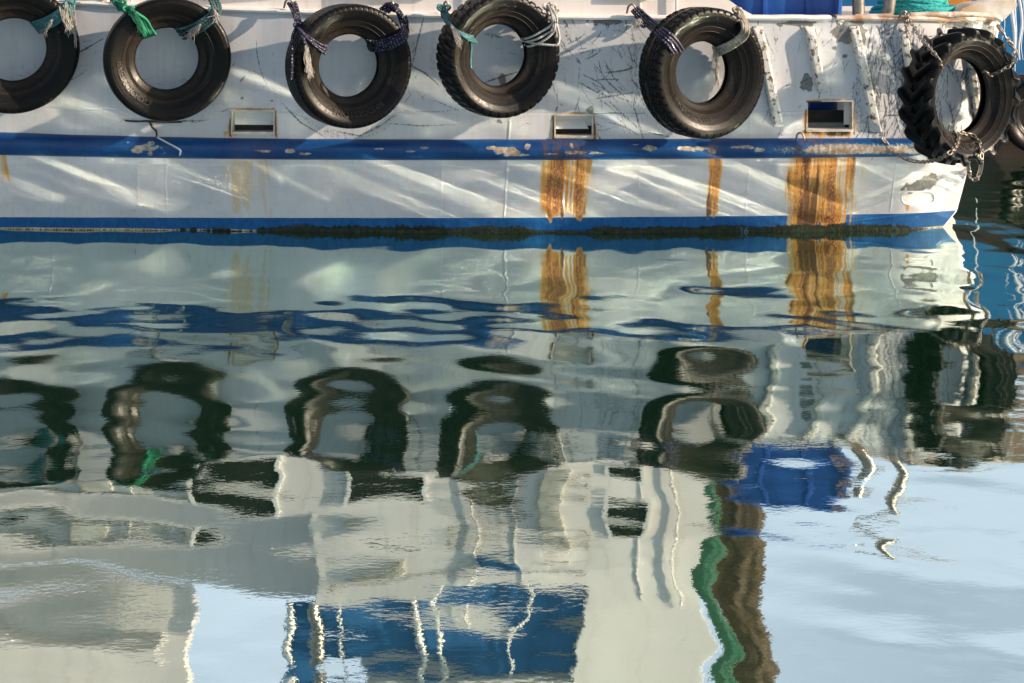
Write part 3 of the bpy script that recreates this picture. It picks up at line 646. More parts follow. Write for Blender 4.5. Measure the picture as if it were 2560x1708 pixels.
for px, ry, w_, h_ in ((1240, 1405, .17, .12), (940, 1385, .22, .06), (1380, 1280, .10, .16), (230, 1215, .14, .2)):
    a = wallp(px, ry); bm = bmesh.new(); add_box(bm, (a.x - w_, a.y - .05, a.z - h_), (a.x + w_, a.y + .01, a.z + h_), .012)
    for q in range(5): z_ = a.z - h_ * .7 + q * h_ * .33; add_box(bm, (a.x - w_ * .8, a.y - .062, z_), (a.x + w_ * .8, a.y - .0502, z_ + h_ * .12))
    bm_obj("wall_vent", bm, M['bluepanel'] if px in (1240,) else M['grime_white'], boat)
# protruding forward part of the cabin and recessed aft part
a = wallp(800, 1300); 
box_obj("forward_house", (x800 - .02, a.y - .012, 2.37), (1.47, 1.6, 3.04), M['cabin'], boat, .01)
box_obj("side_ledge", (-7.95, a.y + .02, 2.34), (x800 - .03, .34, 2.39), M['cabin'], boat, .005)
box_obj("aft_wall", (-7.9, .34, 2.2), (x800 - .025, .42, 3.05), M['cabin'], boat, .005)
box_obj("house_block", (wallp(1452, 1500).x, -.30, 3.06), (1.50, 1.6, 4.6), M['cabin'], boat, .01)
box_obj("aft_house", (-7.9, .05, 3.06), (wallp(455, 1500).x, .28, 4.7), M['cabin'], boat, .01)
box_obj("aft_roof", (-7.9, -.35, 3.30), (wallp(400, 1500).x, .04, 3.36), M['cabin'], boat, .005)
box_obj("canopy_roof", (wallp(900, 1500).x, -.35, 3.66), (wallp(1452, 1500).x - .003, 1.4, 3.78), M['cabin'], boat, .005)
box_obj("blue_screen", (wallp(770, 1500).x, -.14, 3.06), (wallp(1450, 1500).x, -.10, 3.54), M['bluepanel'], boat, .004)
box_obj("blue_screen", (wallp(690, 1500).x, .05, 3.06), (wallp(775, 1500).x, .08, 4.1), M['bluepanel'], boat, .004)
for px, r_ in ((712, .03), (785, .055), (850, .012), (1058, .028), (1110, .02), (1300, .012)):
    p = wallp(px, 1500); tube_obj("canopy_post", [(p.x, -.19, 3.05), (p.x, -.19, 3.655)], r_, M['steel'] if r_ > .04 else M['white'], boat, seg=12, step=.1)
# posts and rails on the foredeck
def post(p0, p1, r_, mat='steel', name="post"): return tube_obj(name, [p0, p1], r_, M[mat], boat, seg=14, step=.05)
pA0, pA1 = W(2147, 60, -.02), W(2144, -70, -.02); post(pA0, pA1, .052)
pB0, pB1 = W(2217, 60, -.02), W(2246, -150, -.02); post(pB0, pB1, .050)
tube_obj("cross_bar", [W(2085, -58, -.02), W(2185, -62, -.02)], .022, M['rustmetal'], boat, seg=10, step=.03)
tube_obj("cross_bar", [W(2150, -170, .05), W(2260, -165, .05)], .026, M['wood'], boat, seg=10, step=.03)
tube_obj("cross_bar", [W(2228, -88, .0), W(2400, -106, .1)], .016, M['rustmetal'], boat, seg=10, step=.03)
tube_obj("cap_rail", [W(2138, 42, -.30), W(2200, 41, -.30), W(2232, 40, -.30)], .022, M['rustmetal'], boat, seg=10, step=.03)
tube_obj("cap_rail", [W(2275, 38, -.24), W(2350, 36, -.22), W(2440, 37, -.18), W(2490, 42, -.14), W(2502, 52, -.12)], .022, M['rustmetal'], boat, seg=10, step=.02)
# bow chock
bm = bmesh.new(); P_ = [W(x, y, .0) for x, y in ((2386, 40), (2402, 22), (2426, 10), (2470, 4), (2534, 0), (2543, 9), (2541, 18), (2522, 36), (2512, 48), (2490, 50))]
prism(bm, [(p.x, p.z) for p in P_], -.02, .30); bmesh.ops.bevel(bm, geom=bm.edges[:], offset=.006, segments=2, affect='EDGES'); bm_obj("bow_chock", bm, M['chock'], boat)
# hooks on the rail
def hook(pts, r_=.009): tube_obj("rope_hook", pts, r_, M['steel'], boat, seg=8, step=.01)
def hk(px, py, s=1, off=.03):
    b = [hp(px - 14 * s, py + 20, off * .2), hp(px - 10 * s, py + 4, off), hp(px - 2 * s, py - 2, off * 1.3), hp(px + 6 * s, py + 4, off * 1.2), hp(px + 8 * s, py + 16, off * 1.2)]; hook(b)
hk(1581, 13); hk(1843, 19, .5); hk(724, 0); hk(980, 6, .5); hk(2262, 30); hk(180, -6); hk(540, -8); hk(290, -12); hk(1116, 6, .6); hk(1375, 10, .6)
tube_obj("rope_hook", [hp(1991, 348, .03), hp(1993, 336, .05), hp(2001, 332, .06), hp(2008, 338, .06), hp(2011, 352, .08)], .008, M['steel'], boat, seg=8, step=.01)

# =================================================================== WATER
def axis(lo, hi, step, far, ratio=1.25):
    a = list(np.arange(lo, hi + step, step)); s = step; x = a[-1]
    while x < far: s *= ratio; x += s; a.append(x)
    s = step; x = a[0]; pre = []
    while x > -far: s *= ratio; x -= s; pre.append(x)
    return np.array(pre[::-1] + a)
wxs = axis(-5.2, 6.6, .024, 1500); wys = axis(-9.6, 6.0, .0175, 1500)
WX, WY = np.meshgrid(wxs, wys)
WSEED = 23
def waves(X, Y):
    h = np.zeros_like(X)
    r = np.random.default_rng(WSEED)
    wX = X + .25 * (fbm(X * .6, Y * .6, 201, 2) - .5); wY = Y + .25 * (fbm(X * .6 + 7, Y * .6, 203, 2) - .5)
    for (lam0, lam1, n, slope) in ((1.4, 2.6, 8, .015), (.55, 1.2, 16, .022), (.26, .5, 16, .012)):
        g = np.zeros_like(X)
        for _ in range(n):
            lam = math.exp(r.uniform(math.log(lam0), math.log(lam1))); a = r.normal(math.pi / 2, .75); k = 2 * math.pi / lam
            g += (slope * math.sqrt(2.0 / n) / k) * np.sin(k * (math.cos(a) * wX + math.sin(a) * wY) + r.uniform(0, 6.28))
        h += g * (.35 + 1.3 * fbm(X * .45 + lam0 * 9, Y * .45, int(lam0 * 100), 2))
    return h
def ripples(X, Y):
    h = np.zeros_like(X); r = np.random.default_rng(9)
    for (lam0, lam1, n, slope) in ((.12, .24, 14, .0017), (.07, .11, 10, .0007)):
        g = np.zeros_like(X)
        for _ in range(n):
            lam = r.uniform(lam0, lam1); a = r.normal(math.pi / 2, .6); k = 2 * math.pi / lam
            g += (slope * math.sqrt(2.0 / n) / k) * np.sin(k * (math.cos(a) * X + math.sin(a) * Y) + r.uniform(0, 6.28))
        h += g * (.1 + 1.8 * sstep(.3, .7, fbm(X * .5, Y * .8, int(lam0 * 900), 2)))
    return h
near = (np.abs(WX) < 9) & (WY > -13) & (WY < 10)
H = np.zeros_like(WX)
env = np.interp(WY, [-12, -8.5, -7, -5.2, -4, -2.8, -2.0, -1.4, -.4, .3, 3, 9], [.40, .42, .40, .40, .52, .95, .9, .45, .2, .4, .7, .3]) * np.interp(np.abs(WX), [6, 9], [1, 0])
H[near] = (waves(WX[near], WY[near]) * env[near] + ripples(WX[near], WY[near]) * np.interp(WY[near], [-13, -11, -2, -1.2, .4, 9, 10], [0, 1, 1, .4, .5, 1, 0]) * np.interp(np.abs(WX[near]), [7, 9], [1, 0]))
def slap(X, Y):
    # short wavelets running along the hull, crests square to it
    r = np.random.default_rng(21); g = np.zeros_like(X)
    for lam0, lam1, n, slope in ((.55, .85, 3, .021), (.22, .34, 4, .012), (.09, .12, 5, .005)):
        for _ in range(n):
            lam = r.uniform(lam0, lam1); k = 2 * math.pi / lam; a = r.normal(0, .07)
            g += slope * math.sqrt(2 / n) / k * np.sin(k * (math.cos(a) * X + math.sin(a) * Y) + r.uniform(0, 6.28))
    return g
sl_m = near & (WY > -1.6) & (WY < .3)
H[sl_m] += slap(WX[sl_m], WY[sl_m]) * (sstep(-1.4, -.7, WY) * (.45 + .9 * fbm(WX * .9, WY * .9, 77, 2)))[sl_m]
t = NT("harbour_water"); co = t.coord()
rip = t.noise(t.mapping(co, (1, 1.6, 1)), 24, 3, .5)
nb = t.bump(rip, .045, .004)
gl = t.n('ShaderNodeBsdfGlossy'); gl.inputs['Color'].default_value = (.83, .95, .91, 1); gl.inputs['Roughness'].default_value = 0; t.l(nb, gl.inputs['Normal'])
df = t.n('ShaderNodeBsdfDiffuse'); df.inputs['Color'].default_value = (.006, .030, .012, 1)
fr = t.n('ShaderNodeFresnel'); fr.inputs['IOR'].default_value = 1.34
ms = t.n('ShaderNodeMixShader'); t.l(t.rng(fr.outputs[0], 0, .7, .60, .95, False), ms.inputs[0]); t.l(df.outputs[0], ms.inputs[1]); t.l(gl.outputs[0], ms.inputs[2]); t.l(ms.outputs[0], t.out.inputs['Surface'])
M['water'] = t.m
water = np_mesh("water", np.stack([WX, WY, H], -1), grid_faces(len(wys), len(wxs)), M['water'])
tag(water, kind='structure')

# =================================================================== TYRES
def rubber(name, dust, base=(.003, .003, .0034), mid=(.004, .0037, .0034), dcol=(.012, .0095, .007), ring=False):
    t = NT(name); co = t.coord(); n1 = t.noise(co, 5, 5); n2 = t.noise(co, 45, 4, .65); n3 = t.noise(co, 140, 2)
    c = t.mix(t.rng(n1, .35, .7), base, mid); c = t.mix(t.rng(n2, .48, .75, 0, dust), c, dcol)
    c = t.mix(t.rng(n3, .74, .8, 0, .3), c, (.2, .2, .19))
    if ring: c = t.mix(t.math('MULTIPLY', t.attr('ring'), t.rng(n1, .25, .6, .55, 1)), c, t.mix(t.rng(n2, .35, .65), (.028, .022, .017), (.013, .0108, .009)))
    return t.bsdf(c, t.rng(n2, .3, .7, .27, .42), 0, t.bump(t.math('ADD', n2, t.math('MULTIPLY', n3, .4)), .25, .003), .17)
M['tread'] = rubber("worn_tread_rubber", .35)
M['side'] = rubber("dusty_sidewall_rubber", .45, (.005, .0045, .0043), (.004, .0036, .0032), (.014, .010, .0075), True)
M['liner'] = rubber("black_inner_rubber", .2, (.005, .005, .0055), (.010, .010, .010), (.03, .027, .025))
M['letter'] = rubber("raised_letter_rubber", .3, (.035, .03, .025), (.06, .05, .042))

TY = {}
def tyre_profile(Rr, r, w):
    """outer skin, from front bead round the tread to the rear bead: list of (radius, y), y<0 is the front"""
    d = Rr - r
    q = [(r, -.03), (r + .010, -.07), (r + .026, -.10), (r + .05, -.15), (r + .30 * d, -.27), (r + .42 * d, -.345), (r + .445 * d, -.362), (r + .60 * d, -.435), (r + .74 * d, -.475), (Rr - .042, -.488), (Rr - .022, -.472), (Rr - .008, -.44), (Rr, -.38), (Rr + .002, -.2), (Rr + .004, 0)]
    b_ = [(r, .17), (r + .010, .205), (r + .028, .225), (r + .05, .275), (r + .30 * d, .375), (r + .42 * d, .455), (r + .56 * d, .50), (r + .72 * d, .488), (Rr - .042, .462), (Rr - .022, .445), (Rr - .008, .425), (Rr, .38), (Rr + .002, .2)]
    q = q + b_[::-1]
    return np.array([(a, b * w) for a, b in q])

def smooth_prof(p, n):
    L = np.concatenate([[0], np.cumsum(np.hypot(*np.diff(p, axis=0).T))]); s = np.linspace(0, L[-1], n)
    return np.stack([np.interp(s, L, p[:, 0]), np.interp(s, L, p[:, 1])], -1)

def make_tyre(name, label, cx, cy, Rpx, rpx, w, theta, kind, yoff, group, text=None, roll=0.0, tilt=0.0, squash=1.0):
    guess = hp(cx, cy, .0); Y = guess.y - yoff
    c = W(cx, cy, Y); k = (CAM_D + Y) / FPX; Rr = Rpx * k; r = rpx * k
    root = empty("tyre" if kind != 'lug' else "tractor_tyre", c, (R(tilt), 0, R(theta)))
    tag(root, label, "tyre", group)
    TY[name] = dict(c=c, R=Rr, r=r, w=w, th=R(theta))
    P = tyre_profile(Rr, r, w); TY[name]['P'] = P
    seg = 640 if kind != 'lug' else 720
    Q = smooth_prof(P, 150); ph = np.linspace(0, 2 * math.pi, seg, endpoint=False)
    RHO = np.tile(Q[:, 0][:, None], (1, seg)); YL = np.tile(Q[:, 1][:, None], (1, seg)); PH = np.tile(ph[None, :], (len(Q), 1)) + roll
    u = YL / w                                             # -.5 .. .5 across
    onT = sstep(Rr - .03, Rr - .012, RHO)
    if kind == 'rib':
        g = sum(np.exp(-((u - a) / .016) ** 2) for a in (-.24, -.08, .08, .24)) * .010
        N_ = 64; f = np.abs(((PH * N_ / (2 * math.pi)) % 1) - .5)
        nt_ = (1 - sstep(.09, .15, f)) * (np.abs(u) > .33) * sstep(.36, .40, np.abs(u)) * .007
        RHO = RHO - onT * g - sstep(Rr - .06, Rr - .02, RHO) * nt_
    elif kind == 'block':
        N_ = 46; f = (PH * N_ / (2 * math.pi) + .18 * np.sin(u * 30)) % 1
        cross = (1 - sstep(.10, .17, np.abs(f - .5))) * (np.abs(u) > .12)
        zig = .02 * np.sign(np.sin(PH * N_)) ; g = sum(np.exp(-((u - a - zig) / .022) ** 2) for a in (-.26, -.12, .12, .26))
        RHO = RHO - sstep(Rr - .055, Rr - .02, RHO) * np.maximum(cross * .013, g * .013)
    elif kind == 'bald':
        g = sum(np.exp(-((u - a) / .014) ** 2) for a in (-.2, 0, .2)) * .006
        RHO = RHO - onT * g + onT * .004 * (fbm(PH * 9, u * 9, 31) - .5)
    elif kind == 'knob':
        N_ = 40; f = (PH * N_ / (2 * math.pi) + np.where(u > 0, .5, 0) + u * 1.2) % 1
        cross = (1 - sstep(.10, .2, np.abs(f - .5))); g = np.exp(-((u - .02 * np.sin(PH * N_)) / .03) ** 2)
        RHO = RHO - sstep(Rr - .06, Rr - .02, RHO) * np.maximum(cross * .012, g * .010)
    elif kind == 'lug':
        N_ = 19
        base = RHO - sstep(Rr - .09, Rr - .02, RHO) * .052
        f = (PH * N_ / (2 * math.pi) + np.where(u < 0, 0, .5) + 1.5 * np.abs(u) * 1.25) % 1
        lugm = 1 - sstep(.07, .30, np.abs(f - .5)); lugm = lugm * np.where(np.abs(u) < .02, .5, 1)
        reach = sstep(Rr - .10, Rr - .02, RHO)
        RHO = base + lugm * .056 * reach
        YL = YL * (1 + .07 * lugm * reach)
    wob = 1 + .006 * np.sin(2 * PH + 1.3) + .003 * np.sin(3 * PH)
    RHO = RHO * wob
    V = np.stack([RHO * np.cos(PH), YL, RHO * np.sin(PH) * squash], -1)
    F = grid_faces(len(Q), seg, close_c=True)
    fr_ = np.repeat(np.arange(len(Q) - 1), seg)
    isT = (Q[:-1, 0] > Rr - (.035 if kind != 'lug' else .10))[fr_]
    np_mesh("tread", V, F[isT], M['tread'], root)
    ringa = 1 - sstep(r + .40 * (Rr - r), r + (.50 if kind != 'lug' else .6) * (Rr - r), np.tile(Q[:, 0][:, None], (1, seg)))
    o1 = np_mesh("sidewall", V, F[~isT & (fr_ < len(Q) / 2)], M['side'], root, attrs=dict(ring=ringa))
    np_mesh("rear_sidewall", V, F[~isT & (fr_ >= len(Q) / 2)], M['side'], root)
    # inner liner
    Qi = np.array([(r, -.03 * w), (r - .006, -.015 * w), (r + .006, .01 * w), (r + .04, -.06 * w), (r + .5 * (Rr - r), -.33 * w), (Rr - .06, -.36 * w), (Rr - .045, -.2 * w), (Rr - .045, .2 * w), (Rr - .06, .36 * w), (r + .5 * (Rr - r), .40 * w), (r + .04, .17 * w), (r + .006, .135 * w), (r - .006, .155 * w), (r, .17 * w)])
    Qi = smooth_prof(Qi, 70); ph2 = np.linspace(0, 2 * math.pi, 160, endpoint=False)
    wob2 = 1 + .006 * np.sin(2 * (ph2 + roll) + 1.3) + .003 * np.sin(3 * (ph2 + roll))
    Vi = np.stack([Qi[:, 0][:, None] * np.cos(ph2 + roll) * wob2, np.tile(Qi[:, 1][:, None], (1, 160)), Qi[:, 0][:, None] * np.sin(ph2 + roll) * squash * wob2], -1)
    np_mesh("inner_liner", Vi, grid_faces(len(Qi), 160, close_c=True), M['liner'], root)
    # moulded rings on the sidewall
    ts = TubeSet()
    for fr2 in (.30, .44, .80):
        rho = r + fr2 * (Rr - r); yl = float(np.interp(rho, P[:13, 0], P[:13, 1])); a = np.linspace(0, 2 * math.pi, 181)
        if kind == 'lug' and fr2 > .6: continue
        wb = 1 + .006 * np.sin(2 * a + 1.3) + .003 * np.sin(3 * a)
        ts.tube(np.stack([rho * wb * np.cos(a), np.full_like(a, yl + .001), rho * wb * np.sin(a) * squash], -1), .0035, seg=6, raw=True)
    ts.build("moulded_ring", M['side'], root)
    if text:
        s, size, rho0, phc, stretch = text; me = text_mesh(s, size, .0045)
        for v in me.vertices:
            x, y, z = v.co; rho = r + rho0 * (Rr - r) + y; a = R(phc) - x * stretch / (r + rho0 * (Rr - r)); yl = float(np.interp(rho, P[:13, 0], P[:13, 1]))
            wb = 1 + .006 * math.sin(2 * a + 1.3) + .003 * math.sin(3 * a)
            v.co = Vector((rho * wb * math.cos(a), yl - .003 - z, rho * wb * math.sin(a) * squash))
        me.materials.append(M['letter']); link(bpy.data.objects.new("lettering", me), root)
    return root

G_T = "worn truck tyres hung along the hull as fenders"
make_tyre('T1', "worn truck tyre at the far left of the white hull, cut by the photo's edge", 34, 124, 158, 80, .27, 18, 'rib', .31, G_T)
make_tyre('T2', "smooth worn truck tyre hung by a bright green rope on its left", 418, 147, 154, 79, .27, 17, 'bald', .30, G_T, ("GOODYEAR", .062, .42, 214, 1.25), 1.1)
make_tyre('T3', "truck tyre with notched ribs hung by two navy flecked ropes", 872, 164, 155, 80, .28, 26, 'rib', .365, G_T, ("BRIDGESTONE", .058, .45, -84, 1.1), .35)
make_tyre('T4', "knobbly truck tyre hung by a thin teal rope and a looped cream rope", 1246, 138, 155, 79, .28, 27, 'knob', .37, G_T, None, .8)
make_tyre('T5', "chunky block tread tyre hung by a navy rope and a thick greyish rope", 1755, 181, 164, 79, .29, 28, 'block', .40, G_T, ("BRIDGESTONE", .056, .36, -120, 1.12), .2)
make_tyre('T6', "big lugged tractor tyre hung by rusty chains at the bow", 2399, 240, 172, 95, .33, 33, 'lug', .43, "tractor tyre at the bow", ("GOODYEAR", .075, .26, 243, 1.35), .55)

# =================================================================== ROPES ON THE TYRES
def tfront(n, X, Z, lift):
    """depth of the foremost tyre surface at world X, Z"""
    d = TY[n]; c = d['c']; z = Z - c.z; Q = smooth_prof(d['P'], 240); ok = Q[:, 0] > abs(z) + 1e-4
    ct, sn = math.cos(d['th']), math.sin(d['th']); best = None; near_ = (9, 0)
    for sg in (-1, 1):
        xl = sg * np.sqrt(np.maximum(Q[:, 0] ** 2 - z * z, 0)); Xw = c.x + xl * ct - Q[:, 1] * sn; Yw = c.y + xl * sn + Q[:, 1] * ct
        f = Xw - X
        for a in range(len(Q) - 1):
            if ok[a] and ok[a + 1]:
                if f[a] * f[a + 1] <= 0 and f[a] != f[a + 1]:
                    y = Yw[a] + (Yw[a + 1] - Yw[a]) * f[a] / (f[a] - f[a + 1]); best = y if best is None else min(best, y)
                if abs(f[a]) < near_[0]: near_ = (abs(f[a]), Yw[a])
    return float((best if best is not None else near_[1]) - lift)
def RP(n, px, py, mode, lift=.014):
    """rope point: 'h' near the hull, 't' on the tyre face, 'i' inside the hole, 'o' hanging in front"""
    if mode == 'h': return hp(px, py, lift + .02)
    d = TY[n]; Y = d['c'].y - .1
    for _ in range(4):
        p = W(px, py, Y)
        if mode == 't': Y = tfront(n, p.x, p.z, lift)
        elif mode == 'o': Y = tfront(n, p.x, p.z, lift + .035)
        elif mode == 'm': Y = (float(hullY(p.x, min(p.z, 1.75))) - .03 + tfront(n, p.x, p.z, lift)) / 2
        else: Y = d['c'].y + (p.x - d['c'].x) * math.tan(d['th']) + .03
    return W(px, py, Y)
def fray_set(ts, n, start, end, cnt, spread, mode='o', r_=.0016, l2=.03):
    for _ in range(cnt):
        j = lambda s: random.gauss(0, s)
        a = RP(n, start[0] + j(spread * .3), start[1] + j(2), mode, .02 + random.uniform(0, l2)); b = RP(n, (start[0] + end[0]) / 2 + j(spread * .7), (start[1] + end[1]) / 2 + j(3), mode, .02 + random.uniform(0, l2)); e = RP(n, end[0] + j(spread), end[1] + j(spread * 1.1), mode, .02 + random.uniform(0, l2 * 1.4))
        ts.tube([a, b, e], r_, seg=4, step=.012)
def knot(ts, c, s, r_, seed):
    rr = random.Random(seed); pts = []
    for k in range(46):
        a = 2 * math.pi * k / 45; pts.append(Vector((c.x + s * (math.sin(a) + 1.6 * math.sin(2 * a)) * .42, c.y - s * .45 * (-math.sin(3 * a)) - s * .3, c.z + s * (math.cos(a) - 1.6 * math.cos(2 * a)) * .42)))
    ts.tube(pts, r_, seg=8, step=.006, lay=.2)
def lashing(n, label, mat, strands, r_, knots=(), frays=(), tails=(), group=None, fraymat='fray'):
    ts = TubeSet()
    for s in strands: ts.tube([RP(n, *q) for q in s], r_, seg=9, step=r_ * .35, lay=.22, pitch=r_ * 5.5)
    c = RP(n, *strands[0][0]); 
    o = ts.build("rope_lashing", M[mat]); tag(o, label, "rope", "ropes tying the tyres to the hull")
    if knots:
        for i, (px, py, md, s) in enumerate(knots):
            ts = TubeSet(); knot(ts, RP(n, px, py, md, .03), s, r_, i + px); ts.build("knot", M[mat], o)
    for s in tails:
        ts = TubeSet(); ts.tube([RP(n, *q) for q in s], r_, seg=9, step=r_ * .35, lay=.22, pitch=r_ * 5.5); ts.build("loose_end", M[mat], o)
    if frays:
        ts = TubeSet()
        for f in frays: fray_set(ts, n, *f)
        ts.build("frayed_fibre", M[fraymat], o)
    return o
def fan(n_, base, d0, d1):
    """n_ strands side by side: offsets run from d0 at the start to d1 at the end"""
    out = []
    for i in range(n_):
        s = []
        for k, q in enumerate(base):
            f = k / (len(base) - 1); dx = d0[0] + (d1[0] - d0[0]) * f; dy = d0[1] + (d1[1] - d0[1]) * f
            lf = q[3] if len(q) > 3 else .014
            s.append((q[0] + dx * (i - (n_ - 1) / 2) + random.uniform(-1, 1), q[1] + dy * (i - (n_ - 1) / 2), q[2], lf + .003 * (i % 2)))
        out.append(s)
    return out
lashing('T1', "frayed teal rope on the right of the far left tyre", 'r_teal', fan(6, [(178, -4, 'h', .05), (172, 18, 'm', .03), (150, 38, 't', .02), (122, 56, 't', .016), (98, 66, 't', .012), (88, 70, 'i')], (4, 2), (4, 5)), .0115,
        [(172, 12, 'm', .03)], [((165, 8), (178, 80), 24, 6), ((150, 20), (172, 75), 20, 6), ((185, 15), (190, 112), 12, 4), ((130, 50), (110, 84), 14, 7)])
lashing('T2', "bright green frayed rope on the left of the smooth tyre", 'r_green', fan(6, [(276, -6, 'h', .06), (298, 14, 'm', .05), (330, 26, 't', .03), (352, 44, 't', .02), (364, 70, 't', .014), (372, 86, 't', .008), (374, 90, 'i')], (5, 7), (6, -2)), .0125,
        [(300, 10, 'm', .045), (322, 26, 't', .04)], [((335, 30), (352, 72), 46, 5), ((325, 20), (345, 60), 26, 6)], fraymat='r_green')
lashing('T2', "dark teal four strand rope on the right of the smooth tyre", 'r_tealdark', fan(4, [(532, -6, 'h', .05), (541, 18, 'm', .05), (535, 38, 't', .03), (505, 62, 't', .018), (478, 77, 't', .014), (456, 84, 't', .01), (446, 82, 'i')], (7, 0), (7, 9)), .0125,
        [(534, 30, 't', .035)], [((535, 25), (540, 48), 30, 7), ((500, 62), (470, 92), 20, 9)])
lashing('T3', "navy flecked rope with a white frayed end on the left of the ribbed tyre", 'r_navy', fan(3, [(729, 6, 'h', .05), (738, 28, 'h', .09), (745, 55, 'm', .08), (752, 78, 't', .05), (775, 100, 't', .02), (800, 118, 't', .012), (812, 124, 't', .006), (816, 122, 'i')], (9, -1), (-3, 11)), .0125,
        [(748, 66, 't', .035)], [((768, 120), (775, 188), 44, 5), ((764, 115), (768, 180), 20, 4)],
        [[(740, 70, 't', .04), (731, 95, 'o', .03), (730, 140, 'o', .03), (728, 198, 'o', .03)], [(750, 78, 't', .04), (758, 98, 'o', .02), (768, 125, 'o', .02), (772, 150, 'o', .02)]])
lashing('T3', "navy and purple rope bundle on the right of the ribbed tyre", 'r_navy', fan(5, [(960, 28, 'h', .05), (980, 14, 'h', .06), (998, 32, 'm', .05), (1008, 60, 'm', .06), (1010, 86, 't', .04), (985, 104, 't', .018), (950, 114, 't', .012), (926, 114, 't', .006), (918, 108, 'i')], (5, 2), (2, 7)), .0115,
        [(985, 18, 'h', .03)], [((1015, 40), (1022, 82), 22, 4, 'm')], fraymat='r_navy')
lashing('T4', "thin teal rope knotted on the left of the knobbly tyre", 'r_teal', fan(4, [(1104, 14, 'h', .05), (1114, 34, 'm', .05), (1122, 58, 't', .03), (1145, 80, 't', .016), (1165, 92, 't', .012), (1182, 98, 't', .006), (1188, 98, 'i')], (5, 1), (2, 6)), .0095,
        [(1110, 24, 'm', .05), (1116, 44, 'm', .035)], [((1128, 66), (1150, 110), 16, 5)], [[(1176, 100, 't', .01), (1178, 120, 't', .006), (1176, 150, 't', .006), (1177, 172, 't', .006)]])
lashing('T4', "smooth cream rope looped loosely on the right of the knobbly tyre", 'r_white',
        [[(1370, 14, 'h', .05), (1380, 40, 't', .06), (1378, 62, 't', .02), (1345, 84, 't', .014), (1318, 96, 't', .01), (1304, 96, 'i')], [(1376, 14, 'h', .05), (1391, 44, 't', .06), (1386, 70, 't', .03), (1350, 94, 't', .016), (1322, 104, 't', .01), (1306, 102, 'i')],
         [(1382, 18, 'h', .05), (1392, 60, 't', .05), (1398, 92, 't', .04), (1392, 112, 't', .03), (1362, 112, 't', .014), (1330, 108, 't', .01), (1308, 98, 'i')], [(1378, 18, 'h', .05), (1388, 60, 't', .07), (1380, 84, 't', .03), (1355, 104, 't', .018), (1325, 116, 't', .01), (1312, 112, 'i')]], .0095,
        [(1374, 22, 'h', .05), (1386, 30, 'h', .035)], [((1376, 20), (1388, 46), 14, 6, 'm')])
lashing('T5', "navy rope with a white tufted end on the left of the block tread tyre", 'r_navy', fan(4, [(1586, 22, 'h', .05), (1606, 42, 'h', .08), (1632, 64, 'm', .08), (1656, 84, 't', .04), (1678, 104, 't', .016), (1692, 124, 't', .008), (1697, 134, 'i')], (5, -3), (8, -5)), .0115,
        [(1594, 34, 'h', .04), (1608, 52, 'h', .045)], [((1598, 50), (1590, 66), 60, 8, 'm', .0018)])
lashing('T5', "thick greyish rope with a hanging tail on the right of the block tread tyre", 'r_cream', fan(4, [(1842, 22, 'h', .05), (1852, 40, 'm', .06), (1864, 66, 't', .06), (1858, 90, 't', .03), (1832, 110, 't', .018), (1806, 124, 't', .012), (1790, 130, 't', .006), (1786, 128, 'i')], (6, 0), (2, 7)), .0125,
        [(1842, 28, 'm', .03)], [((1786, 128), (1784, 166), 20, 4, 't'), ((1793, 130), (1793, 214), 34, 4, 't', .002)])

# =================================================================== CHAINS
def link_mesh(L, wd, r_):
    a = np.linspace(0, 2 * math.pi, 21); pts = [((L / 2 - wd / 2) * (1 if math.cos(x) > 0 else -1) + wd / 2 * math.cos(x), wd / 2 * math.sin(x), 0) for x in a[:-1]]
    pts.append(pts[0]); ts = TubeSet(); ts.tube(pts, r_, seg=6, raw=True)
    return ts.build("link", M['chain'])
_lk = link_mesh(.052, .030, .0052); lk_me = _lk.data; bpy.data.objects.remove(_lk)
def chain(label, pts, pitch=.0385, name="chain"):
    C = catmull(pts, .004); L = np.concatenate([[0], np.cumsum(np.linalg.norm(np.diff(C, axis=0), axis=1))])
    root = empty(name, C[0]); tag(root, label, "chain", "chains holding the tractor tyre")
    n = int(L[-1] / pitch)
    for i in range(n):
        s = (i + .5) * pitch; p = np.array([np.interp(s, L, C[:, k]) for k in range(3)]); q = np.array([np.interp(s + .01, L, C[:, k]) for k in range(3)])
        m = Vector(q - p).to_track_quat('X', 'Z').to_matrix().to_4x4() @ Matrix.Rotation(R(90 * (i % 2) + 35 + random.uniform(-14, 14)), 4, 'X')
        o = bpy.data.objects.new("link", lk_me); link(o, root); o.matrix_local = Matrix.Translation(Vector(p - C[0])) @ m
    return root
ch = lambda q: [RP('T6', *a) for a in q]
chain("rusty chain from the rail hook down over the upper left of the tractor tyre", ch([(2266, 34, 'h', .03), (2282, 62, 'h', .10), (2305, 98, 't', .03), (2332, 130, 't', .03), (2348, 150, 't', .01), (2353, 166, 't', .0), (2356, 168, 'i')]))
chain("short rusty chain hanging straight below the rail hook", ch([(2264, 34, 'h', .02), (2268, 55, 'h', .03), (2266, 80, 'h', .03), (2270, 104, 'h', .03)]))
chain("chain looping over the upper right of the tractor tyre to the bow", ch([(2494, 62, 'h', .03), (2508, 84, 't', .02), (2528, 112, 't', .03), (2540, 138, 't', .05), (2530, 160, 't', .02), (2500, 178, 't', .012), (2478, 187, 't', .006), (2462, 180, 't', .004), (2452, 172, 'i')]))
chain("chain sagging under the tractor tyre from the blue belt into its hole", [hp(2206, 345, .06), hp(2226, 372, .07), hp(2262, 396, .12), hp(2300, 405, .2)] + ch([(2340, 400, 'o', .03), (2372, 384, 't', .02), (2392, 362, 't', .012), (2396, 340, 't', .01), (2388, 330, 't', 0), (2384, 328, 'i')]))
